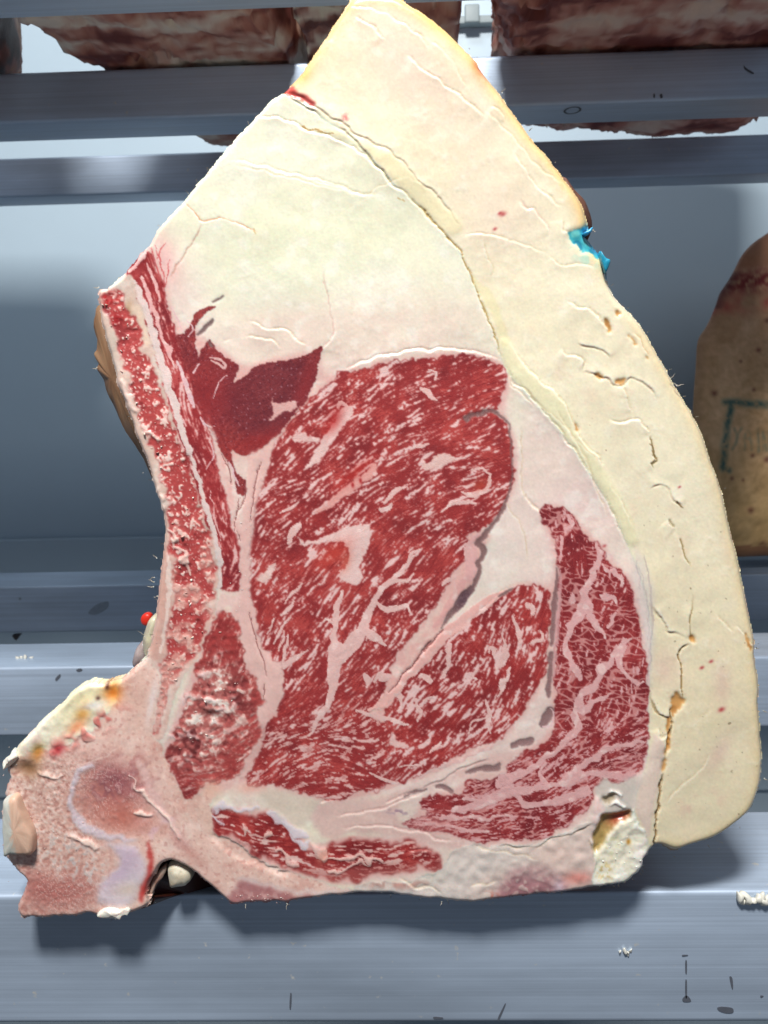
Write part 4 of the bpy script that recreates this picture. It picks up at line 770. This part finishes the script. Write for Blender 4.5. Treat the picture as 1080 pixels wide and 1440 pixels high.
def slab(name, outline, Y, thick, col, mat, parent, jitter=.0, bev=.3, tintfn=None, n=3):
    """a rounded slab with the given outline (photo pixels) standing at depth Y"""
    o = spline(pts(outline), True, n); k = len(o)
    f = at(o[:, 0], o[:, 1], Y); c = f.mean(0)
    rings = []; prof = ((-.12, .04), (-.115, .25), (-.09, .5), (-.05, 1 - .8 * bev if bev < .5 else .62), (.0, 1 - .3 * bev), (.12, 1 - .08 * bev), (.35, 1), (.75, 1), (.95, 1 - .16 * bev), (1, 1 - .5 * bev))
    for t, s in prof:
        p = c + (f - c) * s
        if s < .7:
            rad = np.linalg.norm(f - c, axis=1); q = c + (f - c) / rad[:, None] * np.minimum(rad, rad.min() * 1.5)[:, None] * s; p = p * (s / .7) + q * (1 - s / .7)
        p[:, 1] = Y + t * thick
        if jitter:
            for i in range(k): p[i] += np.array(mnoise.noise_vector(Vector(p[i] * 120))) * jitter + np.array(mnoise.noise_vector(Vector(p[i] * 420))) * jitter * .5
        rings.append(p)
    V = np.vstack(rings); fs = []; nr = len(prof)
    for l in range(nr - 1):
        for i in range(k):
            j = (i + 1) % k; fs.append((l * k + i, (l + 1) * k + i, (l + 1) * k + j, l * k + j))
    fs.append(tuple(range(k))); fs.append(tuple(reversed(range((nr - 1) * k, nr * k))))
    T = np.array([lin(np.clip((tintfn(v) if tintfn else np.array(col)) + random.gauss(0, 5), 0, 255)) for v in V]) * .9
    return link(name, mesh(name, V, fs, T), mat, parent)
def mottled(c1, c2, sc=60):
    def f(v):
        t = min(1, max(0, .5 + .9 * mnoise.fractal(Vector(v * sc), .8, 2.0, 4)))
        return np.array(c1) * (1 - t) + np.array(c2) * t
    return f
# inner side of the ribs seen past the left edge, and the rind past the right edge
slab('inner_rib_wall', '139,426 134,440 133,456 138,474 138,489 133,497 136,505 140,511 137,518 142,526 147,534 151,548 161,570 175,600 193,630 206,650 226,690 240,640 210,560 180,480 160,430', .452, .05, 0, M_FAT, beef, .0006, .05, mottled((164, 128, 96), (128, 96, 72), 140))
slab('rind_edge', '790,246 806,264 822,284 830,302 833,316 831,330 823,342 812,330 800,290', .430, .04, 0, M_DRY, beef, .0004, .1, mottled((110, 72, 56), (90, 58, 48)))
# cartilage flap on the vertebra, bone nub in the gap, dye tatter, bits behind the rib
slab('cartilage_flap', '3,1128 10,1124 22,1122 28,1138 36,1156 45,1176 46,1194 42,1204 30,1205 14,1204 5,1206 3,1180 2,1150', FACE_Y - .006, .012, 0, M_BONE, beef, .0006, .25, lambda v: np.array((206, 206, 196)) if v[0] < at(24, 1150, FACE_Y)[0] else np.array((222, 184, 160)))
slab('bone_nub', '234,1222 242,1214 254,1216 267,1226 269,1238 262,1246 248,1250 238,1249', FACE_Y + .004, .02, 0, M_BONE, beef, .0006, .4, mottled((232, 226, 206), (200, 186, 160), 150))
slab('sinew', '206,1262 214,1236 226,1222 234,1216 232,1228 220,1246 212,1262', FACE_Y + .005, .012, 0, M_BONE, beef, .0006, .3, mottled((200, 176, 160), (160, 120, 106), 150))
slab('dyed_shred', '828,322 834,318 832,325 826,330 820,328', FACE_Y - .001, .006, (60, 170, 222), M_FAT, beef, .0004, .3)
slab('dyed_shred', '846,352 852,362 858,366 857,374 852,384 848,374 845,362', FACE_Y - .002, .008, (40, 158, 190), M_FAT, beef, .0005, .3)
slab('membrane', '199,905 203,885 210,870 220,868 222,900 216,930 206,932', .50, .02, 0, M_FAT, beef, .0005, .3, mottled((214, 208, 176), (176, 164, 150), 150))
slab('membrane', '186,938 188,918 197,904 206,906 206,930 196,940', .51, .02, 0, M_FAT, beef, .0005, .3, mottled((176, 160, 158), (140, 118, 118), 150))
slab('tag_ball', '197,872 199,866 205,863 211,865 213,872 211,878 205,881 199,878', .53, .006, (200, 24, 12), M_RED, beef, 0, .6)
for bb in ('5,1075 8,1066 16,1062 22,1068 18,1076 10,1082', '138,1288 146,1280 156,1278 168,1282 178,1280 184,1286 170,1293 152,1294'):
    slab('loose_fat', bb, FACE_Y - .003, .01, (238, 232, 220), M_FAT, beef, .0022, .35, None, 6)
# crumbs of saw dust, fat and marrow, and the hair-fine fibres of the rim
def crumbs(name, spots, mat, parent, kind='stuff'):
    V = []; Fq = []; T = []
    ico = bmesh.new(); bmesh.ops.create_icosphere(ico, subdivisions=1, radius=1); iv = [v.co.copy() for v in ico.verts]; iff = [[v.index for v in f.verts] for f in ico.faces]; ico.free()
    for p, r, c in spots:
        s = [random.uniform(.8, 1.9), random.uniform(.5, 1.2), random.uniform(.2, .5)]; rot = Matrix.Rotation(random.uniform(0, 6.28), 3, Vector((random.gauss(0, 1), random.gauss(0, 1), random.gauss(0, 1) + .01)))
        b = len(V)
        for v in iv:
            q = rot @ Vector((v.x * s[0], v.y * s[1], v.z * s[2])) * r * random.uniform(.5, 1.4); V.append((p[0] + q.x, p[1] + q.y, p[2] + q.z)); T.append(c)
        Fq += [[b + i for i in f] for f in iff]
    o = link(name, mesh(name, np.array(V), Fq, lin(np.clip(np.array(T), 0, 255)) * .92), mat, parent)
    tag(o, kind=kind); return o
def face_pt(x, y, up=0.0):
    j = int(np.clip((x - GX0) / GS, 0, GW - 1)); i = int(np.clip((y - GY0) / GS, 0, GH - 1))
    p = P3[i, j].copy(); p[1] -= up; return p
sp = []
PALE = [(236, 214, 200), (228, 190, 178), (240, 230, 220), (214, 160, 150)]
for _ in range(60):
    t = random.random(); x = np.interp(t, [0, .1, .3, .5, .7, .85, 1], [152, 168, 205, 238, 266, 262, 236]) + random.gauss(0, 13); y = 410 + t * 560
    sp.append((face_pt(x, y, .0001), random.choice((.0003, .0004, .0006, .0009)), random.choice(PALE)))
for _ in range(25): sp.append((face_pt(random.gauss(298, 30), random.gauss(1000, 40), 0), random.choice((.0003, .0005, .0008)), random.choice(PALE)))
for _ in range(50): sp.append((face_pt(random.gauss(75, 34), random.gauss(1160, 50), 0), random.choice((.0003, .0004)), random.choice(PALE)))
for _ in range(30): sp.append((face_pt(random.uniform(330, 410), random.gauss(1264, 4), 0), random.choice((.0003, .0004)), random.choice(PALE)))
for _ in range(25): sp.append((face_pt(random.gauss(345, 10), random.uniform(660, 900), 0), .0003, (240, 226, 222)))
for _ in range(14): sp.append((face_pt(random.gauss(874, 10), random.gauss(1200, 20), 0), random.choice((.0004, .0006)), (240, 238, 228)))
crumbs('crumb', sp, M_BONE, beef)
def fibres(name, items, mat, parent):
    V = []; Fq = []; T = []
    for P, r, c in items:
        P = np.array(P); b = len(V)
        for k, p in enumerate(P):
            rr = r * (1 - .7 * k / (len(P) - 1))
            for a in range(4): V.append(p + rr * np.array((math.cos(a * 1.571), 0, math.sin(a * 1.571)))); T.append(c)
        for k in range(len(P) - 1):
            for a in range(4): Fq.append((b + k * 4 + a, b + k * 4 + (a + 1) % 4, b + k * 4 + 4 + (a + 1) % 4, b + k * 4 + 4 + a))
    o = link(name, mesh(name, np.array(V), Fq, lin(np.array(T)) * .92), mat, parent)
    tag(o, kind='stuff')
fb = []
for x, y, dx, dy in ((139, 405, -6, -1), (221, 785, -6, -5), (217, 812, -7, 3), (217, 818, -8, -2), (216, 824, -9, 1), (222, 838, -6, 2), (203, 895, -9, -7), (208, 918, -8, -3), (136, 518, -6, 0), (948, 540, 5, 3), (952, 543, 10, -3), (944, 532, 5, -6), (706, 130, 5, -6), (744, 184, 5, -5), (404, 1270, -1, 8), (1075, 1000, 4, 2), (1075, 1095, 4, 2), (1062, 912, 5, -1), (345, 1272, 1, 6), (832, 322, 6, 5), (620, 1268, 0, 6)):
    fb.append(([at(x + dx * t + random.gauss(0, .6), y + dy * t + random.gauss(0, .6), FACE_Y - .001) for t in (0, .3, .6, 1)], .00035, (236, 226, 210)))
for _ in range(50):
    k = random.randrange(nO); x, y = ol[k]; cx, cy = x - 560, y - 700; l = math.hypot(cx, cy); s = random.uniform(1, 4.5)
    fb.append(([at(x + cx / l * s * t + random.gauss(0, .8), y + cy / l * s * t + random.gauss(0, .8), FACE_Y - .0005) for t in (-.3, .3, .7, 1)], .00018, (234, 220, 200)))
fibres('fibre', fb, M_FAT, beef)
# ---------------------------------------------------------------- other pieces of beef
def blob(name, label, x0, x1, y0, y1, z0, z1, mats, seed, rough=.012, squash=None, n=46, cols=None, group=None, streak=(7, 10, 34)):
    """a heavy irregular joint: rounded block, lumpy, with layered dark lean and duller fat"""
    bm = bmesh.new(); bmesh.ops.create_cube(bm, size=2); bmesh.ops.subdivide_edges(bm, edges=bm.edges[:], cuts=n, use_grid_fill=True)
    V = np.array([v.co for v in bm.verts]); Fc = [[v.index for v in f.verts] for f in bm.faces]; bm.free()
    p = 7.0; L = (np.abs(V) ** p).sum(1) ** (1 / p); U = V / L[:, None]
    W_ = np.empty_like(U)
    W_[:, 0] = (x0 + x1) / 2 + U[:, 0] * (x1 - x0) / 2; W_[:, 1] = (y0 + y1) / 2 + U[:, 1] * (y1 - y0) / 2; W_[:, 2] = (z0 + z1) / 2 + U[:, 2] * (z1 - z0) / 2
    T = np.empty_like(U); off = Vector((seed * 3.1, seed * 1.7, seed))
    for i in range(len(W_)):
        q = Vector(W_[i])
        d = mnoise.fractal(q * 14 + off, .9, 2.0, 4) * rough + mnoise.fractal(q * 60 + off, .8, 2.0, 4) * rough * .45
        nrm = Vector(U[i]) * 1.0; nrm.normalize()
        if squash: W_[i] = squash(W_[i])
        W_[i] += np.array(nrm) * d
        if W_[i][2] < z0 + .006: W_[i][2] = z0 + .0006 - (.007 * max(0, mnoise.noise(q * 26 + off)) if .645 < W_[i][1] < .859 or .938 < W_[i][1] < 1.17 else 0) + (max(0, mnoise.fractal(q * 45 + off, .9, 2, 4)) * .006)
        s = mnoise.fractal(Vector((q.x * streak[0], q.y * streak[1], q.z * streak[2])) + off, .9, 2.0, 5) + .3 * mnoise.fractal(q * 90 + off, .9, 2, 3)
        c = cols
        if s < -.12: t = min(1, (-.12 - s) * 3); a, b = c[1], c[0]
        elif s < .14: t = (s + .12) / .26; a, b = c[1], c[2]
        else: t = min(1, (s - .14) * 3); a, b = c[2], c[3]
        T[i] = np.array(a) * (1 - t) + np.array(b) * t
    o = link(name, mesh(name, W_, Fc, lin(np.clip(T, 0, 255)) * .9), mats)
    return tag(o, label, 'beef joint', group)
DARK = [(120, 62, 56), (190, 126, 110), (218, 174, 156), (242, 226, 210)]
zt = ZU + .047 + .002
def skew(xl, xr, kl, kr):
    """left and right ends move by kl and kr metres for every metre of depth beyond 0.87"""
    def f(w):
        w = w.copy(); t = (w[0] - xl) / (xr - xl); w[0] += ((1 - t) * kl + t * kr) * (w[1] - .87); return w
    return f
ST = (9, 26, 26)
blob('beef_joint', 'wide dark dry-aged joint with pale streaks, upper rails to the left', -.318, -.095, .60, 1.20, zt, zt + .24, M_DRY, 2, .010, skew(-.318, -.095, .22, .1), 78, cols=DARK, streak=ST)
blob('beef_joint', 'wide dark brown dry-aged joint, upper rails to the right', .088, .385, .60, 1.20, zt, zt + .24, M_DRY, 5, .012, skew(.088, .385, .1, .3), 78, cols=[(124, 64, 60), (196, 130, 118), (220, 170, 156), (240, 214, 200)], streak=(14, 22, 20))
blob('beef_joint', 'joint with orange fat rim, far left end of the upper rails', -.66, -.372, .62, 1.0, zt, zt + .24, M_DRY, 9, .006, skew(-.66, -.372, 0, -.3), 34, cols=[(60, 30, 26), (150, 70, 40), (190, 130, 90), (214, 176, 140)], streak=(30, 8, 20))
blob('meat_trimming', 'small pale trimming with white fat, on the upper rails behind the cut tip', -.088, -.045, .70, .93, zt, zt + .08, M_DRY, 13, .006, None, 26, cols=[(110, 60, 50), (176, 120, 104), (222, 196, 180), (236, 228, 206)], streak=(40, 40, 40))
blob('beef_joint', 'narrow brown joint on the upper rails, just right of the cut tip', .0, .055, .76, 1.15, zt, zt + .12, M_DRY, 17, .005, None, 26, cols=DARK, streak=ST)
# the second rib of beef on the right: rind towards us, with an ink stamp
RY = 1.215
neighbour = empty('stamped_beef_rib', (.62, 1.3, ZS), 'second beef rib in the shade, tan rind with a teal ink stamp and red top', 'beef rib')
NO = pts('1250,300 1160,300 1110,312 1082,328 1064,341 1050,357 1041,374 1033,389 1025,401 1018,412 1012,430 1004,449 997,462 990,472 986,486 984,520 981,560 980,600 981,650 984,700 990,745 1000,775 1020,787 1060,786 1150,783 1250,781 1340,775 1360,700 1365,560 1350,420 1310,330')
no = spline(NO, True, 3)
no = np.array([no[int(k * len(no) / 360) % len(no)] * (1 - (k * len(no) / 360) % 1) + no[(int(k * len(no) / 360) + 1) % len(no)] * ((k * len(no) / 360) % 1) for k in range(360)])
INK = [('1030,570 1026,585 1023,600 1021,620 1019,640 1017,658', 4.5, .9), ('1022,566 1040,566 1060,568 1090,570 1130,572 1190,571', 5, .85), ('1016,657 1026,661', 3.5, .8),
       ('1033,602 1038,612 1044,602', 1.6, .35), ('1038,612 1036,622 1030,632', 1.9, .4), ('1048,632 1049,612 1053,605 1058,612 1054,617 1050,616', 1.7, .3), ('1057,616 1058,632', 1.6, .3), ('1067,602 1068,634', 1.8, .42), ('1074,606 1074,632', 2.2, .4), ('1074,608 1079,632', 2.2, .4), ('1082,606 1083,632', 2.2, .4)]
SEG = [(p_[i], p_[i + 1], w_, al) for s_, w_, al in INK for p_ in [pts(s_)] for i in range(len(p_) - 1)]
SPOTS = ((1006, 553, 4), (1066, 492, 3), (1060, 548, 2.5), (1078, 450, 3), (1060, 640, 2.5), (1056, 716, 4), (1030, 672, 2.5), (1080, 645, 4), (1042, 508, 2), (1075, 765, 4), (1046, 674, 2))
def rind_tint(x, y, edge):
    v3 = Vector((x * .02, y * .02, 0)); n1 = mnoise.fractal(v3 * 1.2, .9, 2, 4); n2 = mnoise.fractal(Vector((x * .12, y * .12, 4)), .9, 2, 3); n3 = mnoise.noise(Vector((x * .35, y * .35, 9)))
    c = np.array((228, 184, 136.)) + n1 * 24 + n2 * 18 + n3 * 8
    k = min(1, max(0, (560 - y) / 180)) * .55; c = c * (1 - k) + np.array((186, 140, 116)) * k
    k = min(1, max(0, (y - 600) / 120)) * .45; c = c * (1 - k) + np.array((212, 176, 108)) * k
    k = math.exp(-((y - (392 + (1080 - x) * .10)) / 16) ** 2) * min(1, max(0, .7 + n2 * 1.2)); c = c * (1 - k) + np.array((128, 38, 40)) * k
    k = math.exp(-((y - (420 + (1080 - x) * .2)) / 14) ** 2) * min(1, max(0, .5 + n1)); c = c * (1 - k) + np.array((184, 72, 64)) * k
    if y < 374 and x < 1140: c = c * .3 + np.array((176, 118, 86)) * .7
    k = max(0, 1 - edge / 14) * (1 if 380 < y < 432 and x < 1060 else .25); c = c * (1 - .7 * k) + np.array((86, 52, 54)) * .7 * k
    if y > 768: c = c * .5 + np.array((150, 86, 66)) * .5
    for sx, sy, sr in SPOTS:
        if abs(x - sx) < 12 and abs(y - sy) < 12:
            k = math.exp(-((x - sx) ** 2 + (y - sy) ** 2) / sr ** 2); c = c * (1 - .75 * k) + np.array((110, 54, 44)) * .75 * k
    if 1005 < x < 1200 and 550 < y < 670:
        al = 0
        for A_, B_, w_, q_ in SEG:
            d = B_ - A_; t = min(1, max(0, ((x - A_[0]) * d[0] + (y - A_[1]) * d[1]) / (d @ d))); r = math.hypot(x - A_[0] - t * d[0], y - A_[1] - t * d[1])
            if r < w_ * 2.5: al = max(al, q_ * math.exp(-(r / w_) ** 2) * min(1, max(.15, .75 + n2 * .8 + n3 * .5)))
        c = c * (1 - al) + np.array((44, 92, 92)) * al
    return c
nc2 = np.array((1140., 560.)); V = []; T = []; NR = 74; m0 = len(no)
f0 = at(no[:, 0], no[:, 1], RY); c0 = at(nc2[0], nc2[1], RY)
for sc_, dy_ in ((.46, .24), (.62, .16), (.82, .07), (.915, .035)):                      # back, sides
    for k in range(m0):
        p = c0 + (f0[k] - c0) * sc_; p[1] = RY + dy_; V.append(p + np.array(mnoise.noise_vector(Vector(p * 30))) * .004); T.append(np.array((170, 128, 96.)) + random.gauss(0, 6))
for r in range(NR):
    t = 1 - .985 * r / (NR - 1)
    for k in range(m0):
        q = nc2 + (no[k] - nc2) * t; ed = (1 - t) * np.hypot(*(no[k] - nc2)); p = c0 + (f0[k] - c0) * t
        v3 = Vector((q[0] * .03, q[1] * .03, 2)); p[1] += .018 * math.exp(-ed / 16) + mnoise.fractal(v3, .9, 2, 5) * .004 * min(1, ed / 20)
        V.append(p); T.append(rind_tint(q[0], q[1], ed))
fs = []
for r in range(NR + 3):
    for k in range(m0):
        j = (k + 1) % m0; fs.append((r * m0 + k, r * m0 + j, (r + 1) * m0 + j, (r + 1) * m0 + k))
fs.append(tuple(range((NR + 3) * m0, (NR + 4) * m0))); fs.append(tuple(reversed(range(m0))))
V = np.array(V); V[:, 2] = np.where(V[:, 2] < ZS + .008, ZS + .0006, V[:, 2])
link('rind', mesh('rind', V, fs, lin(np.clip(np.array(T), 0, 255)) * .95), M_DRY, neighbour)

# ---------------------------------------------------------------- marks on the rails, scraps of fat
def decal(rail, s, Y, mat, name='scuff_mark'):
    o = spline(pts(s), True, 3); k = len(o); f = at(o[:, 0], o[:, 1], Y - .0004); b = f.copy(); b[:, 1] += .0006
    fs = [tuple(range(k)), tuple(reversed(range(k, 2 * k)))] + [(i, i + k, (i + 1) % k + k, (i + 1) % k) for i in range(k)]
    link(name, mesh(name, np.vstack([f, b]), fs), mat, rail, False)
FR, MR, LR, CR, AR, BR = rails
for s in ('1009,1417 1018,1416 1030,1418 1031,1424 1022,1425 1012,1422', '710,1412 711,1413 704,1430 700,1436 701,1430 706,1420', '1026,1374 1030,1376 1031,1390 1029,1389', '964,1352 966,1352 966,1368 964,1368', '960,1405 966,1400 972,1408 962,1409', '964,1380 966,1380 966,1402 964,1402', '1070,1400 1074,1401 1070,1403', '408,1398 410,1399 409,1418 407,1417', '610,1430 622,1431 622,1433 611,1433', '960,1345 967,1344 967,1343 960,1343'):
    decal(FR, s, .440, M_SCUFF)
for s in ('107,942 113,940 116,943 110,945', '78,954 84,948 85,952 79,958'): decal(MR, s, .841, M_SCUFF)
for s in ('124,862 136,850 152,846 150,856 136,864', '26,841 29,840 30,843 27,844'): decal(LR, s, 1.209, M_SMUDGE)
for s in ('919,132 921,132 921,137 919,137', '928,133 931,132 932,137 929,138', '1046,92 1050,96 1060,102 1058,104 1048,98'): decal(AR, s, .867, M_SCUFF)
# ring left by a bolt under the middle upper rail
rb = bmesh.new(); cR = at(801, 152, .9)
for k in range(28):
    a = k / 28 * 6.2832
    rb.verts.new((cR[0] + .0085 * math.cos(a), .885 + .0115 * math.sin(a), ZU - .0003)); rb.verts.new((cR[0] + .0063 * math.cos(a), .885 + .009 * math.sin(a), ZU - .0003))
rb.verts.ensure_lookup_table()
for k in range(28):
    j = (k + 1) % 28; rb.faces.new((rb.verts[2 * k], rb.verts[2 * k + 1], rb.verts[2 * j + 1], rb.verts[2 * j]))
link('ring_mark', bm_mesh('ring_mark', rb), M_SCUFF, AR, False)
M_SCRAP = painted('fat_scrap', (.72, .70, .62), .5, .1, 300)
def scrap(spots, label, group=None):
    bm = bmesh.new()
    for x, y, z, r in spots:
        m4 = Matrix.Translation((x, y, z)) @ Matrix.Rotation(random.uniform(0, 6), 4, 'Y') @ Matrix.Diagonal((random.uniform(.9, 1.9), .8, random.uniform(.4, .9), 1)); bmesh.ops.create_icosphere(bm, subdivisions=2, radius=r, matrix=m4)
    for v in bm.verts: v.co += Vector(mnoise.noise_vector(v.co * 350)) * .0014 + Vector(mnoise.noise_vector(v.co * 900)) * .0006
    return tag(link('fat_scrap', bm_mesh('fat_scrap', bm), M_SCRAP), label, 'fat scrap', group)
q = [at(x, y, .4385) for x, y in ((1042, 1264), (1050, 1262), (1058, 1266), (1066, 1264), (1074, 1268), (1080, 1264), (1046, 1268), (1072, 1262))]
scrap([(p[0], p[1], p[2], r) for p, r in zip(q, (.0026, .003, .0022, .0028, .003, .003, .0018, .0022))], 'white crumbly scrap of fat stuck to the front rail edge at the right')
q = [at(x, y, .4395) for x, y in ((878, 1337), (883, 1340), (887, 1337), (872, 1338))]
scrap([(p[0], p[1], p[2], r) for p, r in zip(q, (.0012, .0014, .0010, .0008))], 'tiny pale fleck of fat smeared on the front rail face')
q = [at(x, y, .87) for x, y in ((30, 928), (36, 927), (25, 929), (44, 929))]
scrap([(p[0], p[1], ZS + .0008, r) for p, r in zip(q, (.0022, .0026, .0018, .0016))], 'small white scrap of fat lying on top of the second rail at the left')
# hanging drip of grime under the third rail
slab('dried_drip', '17,893 28,892 25,896 22,901 19,898', 1.23, .008, (100, 92, 88), M_DRY, LR, .0005, .4)
# plastic strip with clips high on the back wall
strip = empty('plastic_strip', (.12, WALL_Y - .02, at(650, 22, WALL_Y)[2]), 'grey plastic strip with clips high on the back wall, behind the cut tip', 'wall strip')
a0, a1 = at(560, 26, WALL_Y - .02), at(760, 18, WALL_Y - .02)
link('strip_bar', bm_mesh('strip_bar', box_bm(a0[0], a1[0], WALL_Y - .02, WALL_Y - .0005, a1[2] - .012, a1[2], .002)), M_PLASTIC, strip)
for x in (630, 664, 712):
    p = at(x, 18, WALL_Y - .03); link('clip', bm_mesh('clip', box_bm(p[0] - .012, p[0] + .012, WALL_Y - .03, WALL_Y - .0207, p[2] - .014, p[2] + .014, .003)), M_PLASTIC, strip)
